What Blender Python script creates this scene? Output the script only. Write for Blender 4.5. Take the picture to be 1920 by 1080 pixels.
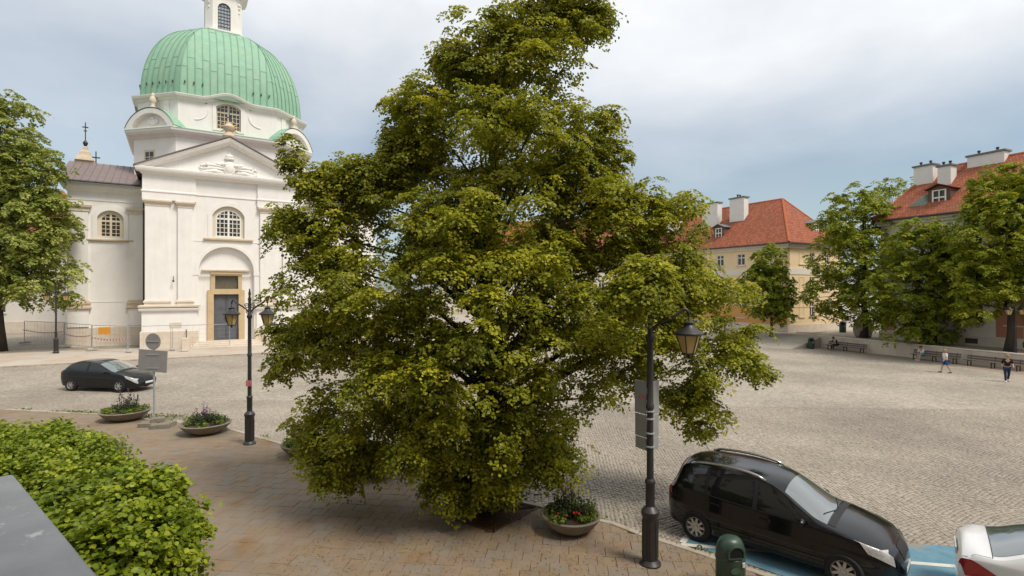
import bpy, math, random
import numpy as np
from mathutils import Vector, Matrix
from mathutils.geometry import tessellate_polygon
R = math.radians
scene = bpy.context.scene
for o in list(bpy.data.objects): bpy.data.objects.remove(o)
col = scene.collection
random.seed(7); rng = np.random.default_rng(7)

# ------------------------------------------------------------ camera
CAM_H = 5.2; FPX = 1000.0; CX, CY = 960.0, 543.0
cd = bpy.data.cameras.new('camera'); cam = bpy.data.objects.new('camera', cd); col.objects.link(cam)
cam.location = (0, 0, CAM_H); cam.rotation_euler = (R(90), 0, 0)
cd.sensor_width = 36; cd.lens = 36*FPX/1920; cd.shift_y = 3/1920
cd.clip_start = .05; cd.clip_end = 5000
cd.dof.use_dof = True; cd.dof.focus_distance = 16; cd.dof.aperture_fstop = 5.0
scene.camera = cam
# ------------------------------------------------------------ sky and sun
SUN_AZ, SUN_EL = 124, 56         # degrees; the veiled sun stands to the right, azimuth counted from +Y towards +X
SUN_DIR = Vector((math.sin(R(SUN_AZ))*math.cos(R(SUN_EL)), math.cos(R(SUN_AZ))*math.cos(R(SUN_EL)), math.sin(R(SUN_EL))))
world = bpy.data.worlds.new('World'); scene.world = world; world.use_nodes = True
nt = world.node_tree; nt.nodes.clear()
def wn(t, **k):
    n = nt.nodes.new(t)
    for a, b in k.items(): setattr(n, a, b)
    return n
out = wn('ShaderNodeOutputWorld'); bg = wn('ShaderNodeBackground')
sky = wn('ShaderNodeTexSky', sky_type='NISHITA', sun_disc=False)
sky.sun_elevation = R(SUN_EL); sky.sun_rotation = math.atan2(SUN_DIR.x, SUN_DIR.y)
sky.air_density = 1.0; sky.dust_density = 1.6; sky.ozone_density = 1.5
tc = wn('ShaderNodeTexCoord'); mp = wn('ShaderNodeMapping'); mp.inputs['Scale'].default_value = (1, 1, 2.0)
mp.inputs['Location'].default_value = (9.1, 4.4, .9)
nz = wn('ShaderNodeTexNoise'); nz.inputs['Scale'].default_value = 1.5; nz.inputs['Detail'].default_value = 7; nz.inputs['Roughness'].default_value = .48
nz.inputs['Distortion'].default_value = .25
nt.links.new(tc.outputs['Generated'], mp.inputs[0]); nt.links.new(mp.outputs[0], nz.inputs['Vector'])
sep = wn('ShaderNodeSeparateXYZ'); nt.links.new(tc.outputs['Generated'], sep.inputs[0])
# a layer of cloud that opens towards the horizon
mr = wn('ShaderNodeMapRange'); mr.inputs[1].default_value = .08; mr.inputs[2].default_value = .50; mr.inputs[3].default_value = -.27; mr.inputs[4].default_value = .26
nt.links.new(sep.outputs['Z'], mr.inputs[0])
ad = wn('ShaderNodeMath', operation='ADD'); nt.links.new(nz.outputs['Fac'], ad.inputs[0]); nt.links.new(mr.outputs[0], ad.inputs[1])
cr = wn('ShaderNodeValToRGB'); cr.color_ramp.elements[0].position = .30; cr.color_ramp.elements[1].position = .72
cr.color_ramp.elements[0].color = (.22, .22, .22, 1); cr.color_ramp.elements[1].color = (1, 1, 1, 1)
nt.links.new(ad.outputs[0], cr.inputs[0])
nz2 = wn('ShaderNodeTexNoise'); nz2.inputs['Scale'].default_value = 3.2; nz2.inputs['Detail'].default_value = 8
nt.links.new(mp.outputs[0], nz2.inputs['Vector'])
cc = wn('ShaderNodeValToRGB'); cc.color_ramp.elements[0].position = .32; cc.color_ramp.elements[1].position = .70
CLOUD_LO, CLOUD_HI = (6.4, 6.8, 7.3), (8.5, 8.55, 8.6)
cc.color_ramp.elements[0].color = (*[c/10 for c in CLOUD_LO], 1); cc.color_ramp.elements[1].color = (*[c/10 for c in CLOUD_HI], 1)
nt.links.new(nz2.outputs['Fac'], cc.inputs[0])
sc10 = wn('ShaderNodeMix', data_type='RGBA', blend_type='MULTIPLY'); sc10.inputs[0].default_value = 1
nt.links.new(cc.outputs[0], sc10.inputs[6]); sc10.inputs[7].default_value = (10, 10, 10, 1)
mx = wn('ShaderNodeMix', data_type='RGBA'); nt.links.new(cr.outputs[0], mx.inputs[0])
sk = wn('ShaderNodeMix', data_type='RGBA', blend_type='MULTIPLY'); sk.inputs[0].default_value = 1
nt.links.new(sky.outputs[0], sk.inputs[6]); sk.inputs[7].default_value = (.95, 1., .93, 1)
nt.links.new(sk.outputs[2], mx.inputs[6]); nt.links.new(sc10.outputs[2], mx.inputs[7])
nt.links.new(mx.outputs[2], bg.inputs[0]); bg.inputs[1].default_value = .112
nt.links.new(bg.outputs[0], out.inputs[0])
sl = bpy.data.lights.new('sun', 'SUN'); so = bpy.data.objects.new('sun', sl); col.objects.link(so)
sl.energy = 3.2; sl.angle = R(18); sl.color = (1, .93, .84)
so.rotation_euler = (-SUN_DIR).to_track_quat('-Z', 'Y').to_euler(); so.location = (0, 0, 60)
vs = scene.view_settings; vs.view_transform = 'Standard'; vs.look = 'None'; vs.gamma = 1; vs.exposure = .12; vs.use_curve_mapping = False
cy = scene.cycles; cy.max_bounces = 6; cy.diffuse_bounces = 4; cy.glossy_bounces = 3; cy.transmission_bounces = 4; cy.transparent_max_bounces = 6
cy.use_denoising = True

# ------------------------------------------------------------ helpers
def gz(x, y):                                     # the square falls gently to the right and away
    return -(.013*min(max(x, -60), 70) + .006*min(max(y, -30), 110))
def gp(u, v):                                     # where on the ground a spot of the photograph lies (survey helper)
    k = (v-CY)/FPX; m = (u-CX)/FPX
    Y = CAM_H/(k-.013*m-.006); return m*Y, Y
def link(o, parent=None):
    col.objects.link(o)
    if parent is not None: o.parent = parent
    return o
def tag(o, label=None, cat=None, group=None, kind=None):
    if label: o['label'] = label
    if cat: o['category'] = cat
    if group: o['group'] = group
    if kind: o['kind'] = kind
    return o
def empty(name, loc, rz=0, label=None, cat=None, group=None):
    o = bpy.data.objects.new(name, None); o.empty_display_size = .2; link(o)
    o.location = loc; o.rotation_euler = (0, 0, rz)
    return tag(o, label, cat, group)
def copy_tree(o, parent=None):
    c = o.copy(); col.objects.link(c); c.parent = parent
    for ch in list(o.children): copy_tree(ch, c)
    return c
class MB:
    def __init__(s): s.v = []; s.f = []
    def add(s, vs, fs):
        n = len(s.v); s.v += [tuple(p) for p in vs]; s.f += [tuple(i+n for i in q) for q in fs]; return s
    def box(s, x0, x1, y0, y1, z0, z1, M=None):
        vs = [(x, y, z) for z in (z0, z1) for y in (y0, y1) for x in (x0, x1)]
        if M is not None: vs = [M @ Vector(p) for p in vs]
        return s.add(vs, [(0,2,3,1),(4,5,7,6),(0,1,5,4),(2,6,7,3),(0,4,6,2),(1,3,7,5)])
    def bbox(s, x0, x1, y0, y1, z0, z1, b=.01, M=None):          # box with bevelled top edge and uprights
        def ring(i, z): 
            a0, a1, c0, c1 = x0+i, x1-i, y0+i, y1-i
            return [(a0+b,c0,z),(a1-b,c0,z),(a1,c0+b,z),(a1,c1-b,z),(a1-b,c1,z),(a0+b,c1,z),(a0,c1-b,z),(a0,c0+b,z)]
        vs = ring(0, z0)+ring(0, z1-b)+ring(b, z1)
        if M is not None: vs = [M @ Vector(p) for p in vs]
        fs = [tuple(range(7,-1,-1)), tuple(range(16,24))]
        for r in (0, 8): fs += [(r+i, r+(i+1)%8, r+8+(i+1)%8, r+8+i) for i in range(8)]
        return s.add(vs, fs)
    def prism(s, poly, z0, z1, M=None):
        n = len(poly); vs = [(x,y,z0) for x,y in poly]+[(x,y,z1) for x,y in poly]
        if M is not None: vs = [M @ Vector(p) for p in vs]
        return s.add(vs, [tuple(range(n-1,-1,-1)), tuple(range(n,2*n))]+[(i,(i+1)%n,n+(i+1)%n,n+i) for i in range(n)])
    def tube(s, pts, rad, n=8, cap=True, closed=False):
        pts = [Vector(p) for p in pts]; m = len(pts)
        if not hasattr(rad, '__len__'): rad = [rad]*m
        base = len(s.v); prev = None
        for i, p in enumerate(pts):
            t = (pts[min(i+1,m-1)]-pts[max(i-1,0)]); t = t.normalized() if t.length > 1e-9 else Vector((0,0,1))
            if prev is None:
                a = Vector((1,0,0)) if abs(t.x) < .9 else Vector((0,1,0)); a = (a-t*a.dot(t)).normalized()
            else: a = (prev-t*prev.dot(t)).normalized()
            prev = a; b = t.cross(a)
            for k in range(n):
                w = 2*math.pi*k/n; s.v.append(tuple(p+(a*math.cos(w)+b*math.sin(w))*rad[i]))
        for i in range(m-1):
            for k in range(n):
                s.f.append((base+i*n+k, base+i*n+(k+1)%n, base+(i+1)*n+(k+1)%n, base+(i+1)*n+k))
        if cap:
            s.f.append(tuple(base+k for k in range(n-1,-1,-1))); s.f.append(tuple(base+(m-1)*n+k for k in range(n)))
        return s
    def lathe(s, prof, n=24, M=None, c=(0,0,0), a0=0., cap=True):  # profile of (r, z)
        base = len(s.v)
        for r, z in prof:
            for k in range(n):
                w = 2*math.pi*k/n+a0; p = Vector((c[0]+r*math.cos(w), c[1]+r*math.sin(w), c[2]+z))
                s.v.append(tuple(M @ p if M is not None else p))
        for i in range(len(prof)-1):
            for k in range(n): s.f.append((base+i*n+k, base+i*n+(k+1)%n, base+(i+1)*n+(k+1)%n, base+(i+1)*n+k))
        if cap: s.f.append(tuple(base+k for k in range(n-1,-1,-1))); s.f.append(tuple(base+(len(prof)-1)*n+k for k in range(n)))
        return s
    def ball(s, c, r, n=8, m=6, M=None):
        if not hasattr(r, '__len__'): r = (r,r,r)
        vs = []; fs = []
        for i in range(m+1):
            th = math.pi*i/m
            for k in range(n):
                ph = 2*math.pi*k/n; p = Vector((r[0]*math.sin(th)*math.cos(ph), r[1]*math.sin(th)*math.sin(ph), r[2]*math.cos(th)))
                if M is not None: p = M @ p
                vs.append((c[0]+p.x, c[1]+p.y, c[2]+p.z))
        for i in range(m):
            for k in range(n): fs.append((i*n+k, (i+1)*n+k, (i+1)*n+(k+1)%n, i*n+(k+1)%n))
        return s.add(vs, fs)
    def plate(s, outer, holes, y0, y1, M=None):    # upright plate in the local xz plane from y0 (front) to y1, with holes
        loops = [outer]+list(holes); flat = [p for l in loops for p in l]; n = len(flat)
        tris = tessellate_polygon([[Vector((p[0],p[1],0)) for p in l] for l in loops])
        vs = [(p[0],y0,p[1]) for p in flat]+[(p[0],y1,p[1]) for p in flat]
        if M is not None: vs = [M @ Vector(p) for p in vs]
        fs = []
        for a,b,c in tris:
            A,B,C = flat[a],flat[b],flat[c]
            if (B[0]-A[0])*(C[1]-A[1])-(B[1]-A[1])*(C[0]-A[0]) < 0: b, c = c, b
            fs += [(a,b,c),(a+n,c+n,b+n)]
        o = 0
        for li, l in enumerate(loops):
            k = len(l); area = sum(l[i][0]*l[(i+1)%k][1]-l[(i+1)%k][0]*l[i][1] for i in range(k))
            for i in range(k):
                p, q = o+i, o+(i+1)%k
                fs.append((p,p+n,q+n,q) if (area > 0) == (li == 0) else (p,q,q+n,p+n))
            o += k
        return s.add(vs, fs)
    def loft(s, rings, cap=True, closed=True):
        n = len(rings[0]); b = len(s.v)
        for r in rings: s.v += [tuple(p) for p in r]
        kk = n if closed else n-1
        for i in range(len(rings)-1):
            for k in range(kk): s.f.append((b+i*n+k, b+i*n+(k+1)%n, b+(i+1)*n+(k+1)%n, b+(i+1)*n+k))
        if cap:
            s.f.append(tuple(b+k for k in range(n-1,-1,-1))); s.f.append(tuple(b+(len(rings)-1)*n+k for k in range(n)))
        return s
    def mesh(s, name, mat=None, smooth=False, auto=None):
        me = bpy.data.meshes.new(name); me.from_pydata(s.v, [], s.f); me.update()
        if mat is not None: me.materials.append(mat)
        if smooth: me.shade_smooth()
        if auto is not None:
            me.shade_smooth(); me.set_sharp_from_angle(angle=R(auto))
        return me
    def build(s, name, mat=None, parent=None, smooth=False, auto=None):
        return link(bpy.data.objects.new(name, s.mesh(name, mat, smooth, auto)), parent)
def arch(cx, z0, w, zs, rise, n=12):                # opening outline: jambs from z0 to zs, arched top of given rise
    h = w/2; pts = [(cx-h,z0),(cx+h,z0)]
    if rise >= h-1e-6: r = h; c = zs; a0, a1 = 0, math.pi; rr = rise/h
    else:
        r = (h*h+rise*rise)/(2*rise); c = zs+rise-r; a0 = math.asin((zs-c)/r); a1 = math.pi-a0; rr = 1
    for i in range(n+1):
        a = a0+(a1-a0)*i/n; pts.append((cx+r*math.cos(a), c+(r*math.sin(a))*rr))
    return pts
def rect(x0, x1, z0, z1): return [(x0,z0),(x1,z0),(x1,z1),(x0,z1)]

# ------------------------------------------------------------ materials
MATS = {}
def mat(name, c, rough=.8, c2=None, scale=3., metal=0., bump=0., bscale=None, detail=6, spec=.3, coat=0., coords='Object', c3=None, s3=.4, t3=(.5,.7), streak=None):
    if name in MATS: return MATS[name]
    m = bpy.data.materials.new(name); m.use_nodes = True; t = m.node_tree; n = t.nodes; L = t.links; p = n['Principled BSDF']
    p.inputs['Roughness'].default_value = rough; p.inputs['Metallic'].default_value = metal
    p.inputs['Specular IOR Level'].default_value = spec; p.inputs['Coat Weight'].default_value = coat; p.inputs['Coat Roughness'].default_value = .03
    p.inputs['Base Color'].default_value = (*c, 1)
    if c2 is not None or bump:
        tx = n.new('ShaderNodeTexCoord'); src = tx.outputs['Object']
        if coords == 'World':
            g = n.new('ShaderNodeNewGeometry'); src = g.outputs['Position']
    if c2 is not None:
        z = n.new('ShaderNodeTexNoise'); z.inputs['Scale'].default_value = scale; z.inputs['Detail'].default_value = detail; z.inputs['Roughness'].default_value = .6
        L.new(src, z.inputs['Vector'])
        r = n.new('ShaderNodeValToRGB'); r.color_ramp.elements[0].position = .3; r.color_ramp.elements[1].position = .7
        r.color_ramp.elements[0].color = (*c, 1); r.color_ramp.elements[1].color = (*c2, 1); L.new(z.outputs['Fac'], r.inputs[0]); o = r.outputs[0]
        if c3 is not None:
            z3 = n.new('ShaderNodeTexNoise'); z3.inputs['Scale'].default_value = s3; z3.inputs['Detail'].default_value = 8; z3.inputs['Roughness'].default_value = .65
            L.new(src, z3.inputs['Vector']); q = n.new('ShaderNodeMapRange'); q.inputs[1].default_value = t3[0]; q.inputs[2].default_value = t3[1]
            L.new(z3.outputs['Fac'], q.inputs[0]); x = n.new('ShaderNodeMix'); x.data_type = 'RGBA'; L.new(q.outputs[0], x.inputs[0]); L.new(o, x.inputs[6]); x.inputs[7].default_value = (*c3, 1); o = x.outputs[2]
        if streak is not None:
            mp_ = n.new('ShaderNodeMapping'); mp_.inputs['Scale'].default_value = (2.2,2.2,.16); L.new(src, mp_.inputs[0])
            z4 = n.new('ShaderNodeTexNoise'); z4.inputs['Scale'].default_value = 1.3; z4.inputs['Detail'].default_value = 7; z4.inputs['Roughness'].default_value = .7; L.new(mp_.outputs[0], z4.inputs['Vector'])
            q4 = n.new('ShaderNodeMapRange'); q4.inputs[1].default_value = .52; q4.inputs[2].default_value = .82; q4.inputs[4].default_value = .30; L.new(z4.outputs['Fac'], q4.inputs[0])
            x4 = n.new('ShaderNodeMix'); x4.data_type = 'RGBA'; L.new(q4.outputs[0], x4.inputs[0]); L.new(o, x4.inputs[6]); x4.inputs[7].default_value = (*streak, 1); o = x4.outputs[2]
        L.new(o, p.inputs['Base Color'])
    if bump:
        z = n.new('ShaderNodeTexNoise'); z.inputs['Scale'].default_value = bscale or scale*6; z.inputs['Detail'].default_value = 6; L.new(src, z.inputs['Vector'])
        b = n.new('ShaderNodeBump'); b.inputs['Strength'].default_value = min(1, bump); b.inputs['Distance'].default_value = .02; L.new(z.outputs['Fac'], b.inputs['Height']); L.new(b.outputs[0], p.inputs['Normal'])
    MATS[name] = m; return m
def leaf_mat(name, c0, c1, c2, trans=.35, rough=.5, attr='tint'):
    m = bpy.data.materials.new(name); m.use_nodes = True; t = m.node_tree; n = t.nodes; L = t.links; n.clear()
    o = n.new('ShaderNodeOutputMaterial'); a = n.new('ShaderNodeAttribute'); a.attribute_name = attr
    r = n.new('ShaderNodeValToRGB'); r.color_ramp.elements[0].color = (*c0, 1); r.color_ramp.elements[1].color = (*c2, 1)
    e = r.color_ramp.elements.new(.5); e.color = (*c1, 1); L.new(a.outputs['Fac'], r.inputs[0])
    d = n.new('ShaderNodeBsdfPrincipled'); d.inputs['Roughness'].default_value = rough; d.inputs['Specular IOR Level'].default_value = .24
    L.new(r.outputs[0], d.inputs['Base Color'])
    tr = n.new('ShaderNodeBsdfTranslucent'); L.new(r.outputs[0], tr.inputs[0])
    x = n.new('ShaderNodeMixShader'); x.inputs[0].default_value = trans; L.new(d.outputs[0], x.inputs[1]); L.new(tr.outputs[0], x.inputs[2]); L.new(x.outputs[0], o.inputs[0])
    return m
plaster = mat('church_plaster', (.74,.71,.66), .85, (.80,.775,.735), .9, bump=.12, bscale=14, c3=(.66,.61,.55), s3=.35, t3=(.60,.85), streak=(.55,.50,.44))
stone = mat('sandstone', (.47,.37,.25), .85, (.58,.48,.36), 2.2, bump=.3, bscale=20)
stone_pale = mat('pale_sandstone', (.56,.48,.38), .85, (.66,.58,.48), 1.5, bump=.25, bscale=18)
copper = mat('green_copper', (.22,.40,.28), .6, (.28,.46,.33), 1.4, bump=.15, bscale=6, c3=(.36,.44,.28), s3=.6, t3=(.55,.8))
copper_seam = mat('copper_seam', (.20,.31,.20), .6, (.18,.33,.23), 2)
metal_roof = mat('brown_sheet_roof', (.16,.12,.115), .55, (.22,.175,.165), 1.2, bump=.1, streak=(.11,.08,.07))
dark_trim = mat('dark_flashing', (.07,.055,.05), .6)
iron = mat('black_iron', (.022,.021,.022), .45, (.035,.03,.028), 6, spec=.5)
glass_dark = mat('window_glass', (.035,.034,.03), .12, (.06,.055,.045), .8, spec=.6)
win_white = mat('white_window_paint', (.74,.72,.66), .6)
win_cream = mat('cream_window_paint', (.62,.55,.42), .6)
door_grey = mat('grey_door_paint', (.095,.10,.11), .55, (.12,.125,.135), 5)
steel = mat('galvanised_steel', (.33,.35,.36), .45, (.40,.42,.43), 6, metal=.3)
bowl_m = mat('brown_concrete', (.17,.145,.11), .9, (.24,.21,.165), 5, bump=.4, bscale=40)
concrete = mat('weathered_concrete', (.36,.33,.28), .9, (.46,.43,.37), 5, bump=.4, bscale=40)
soil = mat('dark_soil', (.05,.035,.025), .95, (.08,.055,.04), 12, bump=.8, bscale=50)
bark = mat('linden_bark', (.045,.036,.028), .95, (.075,.062,.05), 8, bump=1., bscale=30)
# ------------------------------------------------------------ ground
def ground_material():
    m = bpy.data.materials.new('granite_setts'); m.use_nodes = True; t = m.node_tree; n = t.nodes; L = t.links; p = n['Principled BSDF']
    g = n.new('ShaderNodeNewGeometry')
    w = n.new('ShaderNodeTexNoise'); w.inputs['Scale'].default_value = .6; w.inputs['Detail'].default_value = 2; L.new(g.outputs['Position'], w.inputs['Vector'])
    wv = n.new('ShaderNodeVectorMath'); wv.operation = 'SCALE'; wv.inputs['Scale'].default_value = .6; L.new(w.outputs['Color'], wv.inputs[0])
    av = n.new('ShaderNodeVectorMath'); av.operation = 'ADD'; L.new(g.outputs['Position'], av.inputs[0]); L.new(wv.outputs[0], av.inputs[1])
    v = n.new('ShaderNodeTexVoronoi'); v.inputs['Scale'].default_value = 8.5; v.inputs['Randomness'].default_value = .55; L.new(av.outputs[0], v.inputs['Vector'])
    e = n.new('ShaderNodeTexVoronoi'); e.feature = 'DISTANCE_TO_EDGE'; e.inputs['Scale'].default_value = 8.5; e.inputs['Randomness'].default_value = .55; L.new(av.outputs[0], e.inputs['Vector'])
    sx = n.new('ShaderNodeSeparateColor'); L.new(v.outputs['Color'], sx.inputs[0])
    r = n.new('ShaderNodeValToRGB'); r.color_ramp.elements[0].color = (.275,.235,.185,1); r.color_ramp.elements[1].color = (.405,.36,.295,1); L.new(sx.outputs[0], r.inputs[0])
    q = n.new('ShaderNodeMapRange'); q.inputs[1].default_value = .02; q.inputs[2].default_value = .09; q.inputs[3].default_value = .72; L.new(e.outputs['Distance'], q.inputs[0])
    x = n.new('ShaderNodeMix'); x.data_type = 'RGBA'; x.blend_type = 'MULTIPLY'; x.inputs[0].default_value = 1; L.new(r.outputs[0], x.inputs[6]); L.new(q.outputs[0], x.inputs[7])
    big = n.new('ShaderNodeTexNoise'); big.inputs['Scale'].default_value = .16; big.inputs['Detail'].default_value = 7; big.inputs['Roughness'].default_value = .62; L.new(g.outputs['Position'], big.inputs['Vector'])
    bq = n.new('ShaderNodeMapRange'); bq.inputs[1].default_value = .3; bq.inputs[2].default_value = .72; bq.inputs[3].default_value = .70; bq.inputs[4].default_value = 1.20; L.new(big.outputs['Fac'], bq.inputs[0])
    y = n.new('ShaderNodeMix'); y.data_type = 'RGBA'; y.blend_type = 'MULTIPLY'; y.inputs[0].default_value = 1; L.new(x.outputs[2], y.inputs[6]); L.new(bq.outputs[0], y.inputs[7])
    L.new(y.outputs[2], p.inputs['Base Color']); p.inputs['Roughness'].default_value = .75; p.inputs['Specular IOR Level'].default_value = .35
    b = n.new('ShaderNodeBump'); b.inputs['Strength'].default_value = .5; b.inputs['Distance'].default_value = .02; L.new(q.outputs[0], b.inputs['Height']); L.new(b.outputs[0], p.inputs['Normal'])
    return m
def sett_material():
    m = bpy.data.materials.new('granite_sett_tops'); m.use_nodes = True; t = m.node_tree; n = t.nodes; L = t.links; p = n['Principled BSDF']
    a = n.new('ShaderNodeAttribute'); a.attribute_name = 'tint'
    r = n.new('ShaderNodeValToRGB'); r.color_ramp.elements[0].color = (.225,.190,.150,1); r.color_ramp.elements[1].color = (.435,.388,.32,1)
    e = r.color_ramp.elements.new(.5); e.color = (.325,.281,.226,1); L.new(a.outputs['Fac'], r.inputs[0])
    g = n.new('ShaderNodeNewGeometry')
    big = n.new('ShaderNodeTexNoise'); big.inputs['Scale'].default_value = .16; big.inputs['Detail'].default_value = 7; big.inputs['Roughness'].default_value = .62; L.new(g.outputs['Position'], big.inputs['Vector'])
    bq = n.new('ShaderNodeMapRange'); bq.inputs[1].default_value = .3; bq.inputs[2].default_value = .72; bq.inputs[3].default_value = .70; bq.inputs[4].default_value = 1.20; L.new(big.outputs['Fac'], bq.inputs[0])
    y = n.new('ShaderNodeMix'); y.data_type = 'RGBA'; y.blend_type = 'MULTIPLY'; y.inputs[0].default_value = 1; L.new(r.outputs[0], y.inputs[6]); L.new(bq.outputs[0], y.inputs[7])
    L.new(y.outputs[2], p.inputs['Base Color']); p.inputs['Roughness'].default_value = .7; p.inputs['Specular IOR Level'].default_value = .35
    return m
xs = [-700,-60,70,900]; ys = [-200,-30,110,2500]
mb = MB(); mb.add([(x,y,gz(x,y)) for y in ys for x in xs], [(j*4+i,j*4+i+1,j*4+i+5,j*4+i+4) for j in range(3) for i in range(3)])
tag(mb.build('square_ground', ground_material()), 'pale granite sett paving of the open market square', kind='structure')

EDGE = [(-34,23.6),(-21.4,22.3),(-16.6,21.6),(-12.7,20.5),(-10.5,19.75),(-7,17.4),(2.28,12.0),(2.76,11.5),(3.4,11.0),(4.44,10.1),(7,7.85),(11,4.35)]
WALK = EDGE+[(11,-6),(-34,-6)]
def inside(poly, x, y):
    r = np.zeros(np.shape(x), bool); n = len(poly)
    for i in range(n):
        (x0,y0),(x1,y1) = poly[i],poly[(i+1)%n]
        c = ((y0 > y) != (y1 > y)); xx = (x1-x0)*(y-y0)/((y1-y0) if y1 != y0 else 1e-9)+x0
        r ^= c & (x < xx)
    return r
PIT = [(-1.75,12.35),(-.40,11.45),(.72,12.9),(-.55,13.85)]
# near setts as real stones laid in wavering courses
def setts():
    p = .105; a = R(24); ca, sa = math.cos(a), math.sin(a)
    I, J = np.meshgrid(np.arange(-420,420), np.arange(-330,330)); I = I.ravel(); J = J.ravel()
    lx = I*p+(J%2)*p*.5+rng.normal(0,.008,I.size); ly = J*p*.96+.16*np.abs(np.sin(I*p*1.35))+rng.normal(0,.006,I.size)
    x = lx*ca-ly*sa+2; y = lx*sa+ly*ca+14
    k = (y < 25) & (y > 7) & (np.abs(x) < y*.98+1.5) & ~inside([(q[0],q[1]-.0) for q in WALK], x-.06, y-.10) & ~inside(PIT, x, y)
    k &= ~inside(WALK, x, y)
    x, y = x[k], y[k]; n = x.size
    hw = p*.468+rng.normal(0,.004,n); hh = p*.448+rng.normal(0,.004,n); an = a+rng.normal(0,.10,n); top = .022+rng.normal(0,.0035,n)
    c, s = np.cos(an), np.sin(an); z0 = -(.013*x+.006*y)
    V = np.zeros((n,8,3))
    for q,(sx,sy) in enumerate([(-1,-1),(1,-1),(1,1),(-1,1)]):
        for lvl in (0,1):
            f_ = 1. if lvl == 0 else .92
            dx = sx*hw*f_; dy = sy*hh*f_
            V[:,lvl*4+q,0] = x+dx*c-dy*s; V[:,lvl*4+q,1] = y+dx*s+dy*c
            V[:,lvl*4+q,2] = z0+(top+rng.normal(0,.0012,n) if lvl else -.004)
    F = np.array([[4,5,6,7],[0,1,5,4],[1,2,6,5],[2,3,7,6],[3,0,4,7]])
    F = (F[None]+8*np.arange(n)[:,None,None]).reshape(-1,4)
    me = mesh_np('cobble_setts', V.reshape(-1,3), F); me.materials.append(sett_material())
    tint = np.repeat(np.clip(rng.normal(.5,.125,n),0,1),8); at = me.attributes.new('tint','FLOAT','POINT'); at.data.foreach_set('value', tint.astype(np.float32))
    o = link(bpy.data.objects.new('cobble_setts', me)); tag(o, 'small granite setts laid close on the near part of the square', 'paving', kind='stuff'); return o
def mesh_np(name, V, F, smooth=False):
    me = bpy.data.meshes.new(name); V = np.asarray(V, np.float32); F = np.asarray(F, np.int32); k = F.shape[1]
    me.vertices.add(len(V)); me.vertices.foreach_set('co', V.ravel())
    me.loops.add(F.size); me.loops.foreach_set('vertex_index', F.ravel())
    me.polygons.add(len(F)); me.polygons.foreach_set('loop_start', np.arange(0,F.size,k,dtype=np.int32))
    me.update(calc_edges=True); me.validate()
    if smooth: me.shade_smooth()
    return me
setts()
# pavement of slabs in the foreground
walk_base = mat('pavement_joint_sand', (.125,.09,.06), .95, (.17,.125,.085), 3, coords='World')
slab_m = [mat('slab_%s' % n_, c_, .85, d_, 2.5, bump=.25, bscale=30, coords='World', c3=e_, s3=.8, t3=(.55,.75)) for n_, c_, d_, e_ in (
    ('tan', (.195,.150,.105), (.24,.19,.138), (.19,.11,.045)), ('rose', (.20,.146,.10), (.24,.18,.128), (.19,.108,.045)), ('grey', (.19,.155,.115), (.235,.193,.148), (.18,.12,.062)), ('ochre', (.205,.150,.096), (.245,.186,.122), (.205,.12,.045)))]
def ground_poly(name, poly, dz, m, label=None, kind='structure', skirt=.15, hole=None):
    mb = MB(); n = len(poly); tri = tessellate_polygon([[Vector((x,y,0)) for x,y in poly]]+([[Vector((x,y,0)) for x,y in hole]] if hole else []))
    pts = poly+(hole or [])
    fs = []
    for a,b,c in tri:
        A,B,C = pts[a],pts[b],pts[c]
        if (B[0]-A[0])*(C[1]-A[1])-(B[1]-A[1])*(C[0]-A[0]) < 0: b, c = c, b
        fs.append((a,b,c))
    vs = [(x,y,gz(x,y)+dz) for x,y in pts]; N = len(pts)
    if skirt:
        vs += [(x,y,gz(x,y)+dz-skirt) for x,y in pts]
        fs += [(i,(i+1)%n,N+(i+1)%n,N+i) for i in range(n)]
        if hole: fs += [(n+i,n+(i+1)%len(hole),N+n+(i+1)%len(hole),N+n+i) for i in range(len(hole))]
    mb.add(vs, fs); o = mb.build(name, m)
    tag(o, label, kind=kind); return o
pave = ground_poly('pavement', WALK, .045, walk_base, 'tan slab pavement under the big tree in the foreground', hole=PIT)
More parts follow.
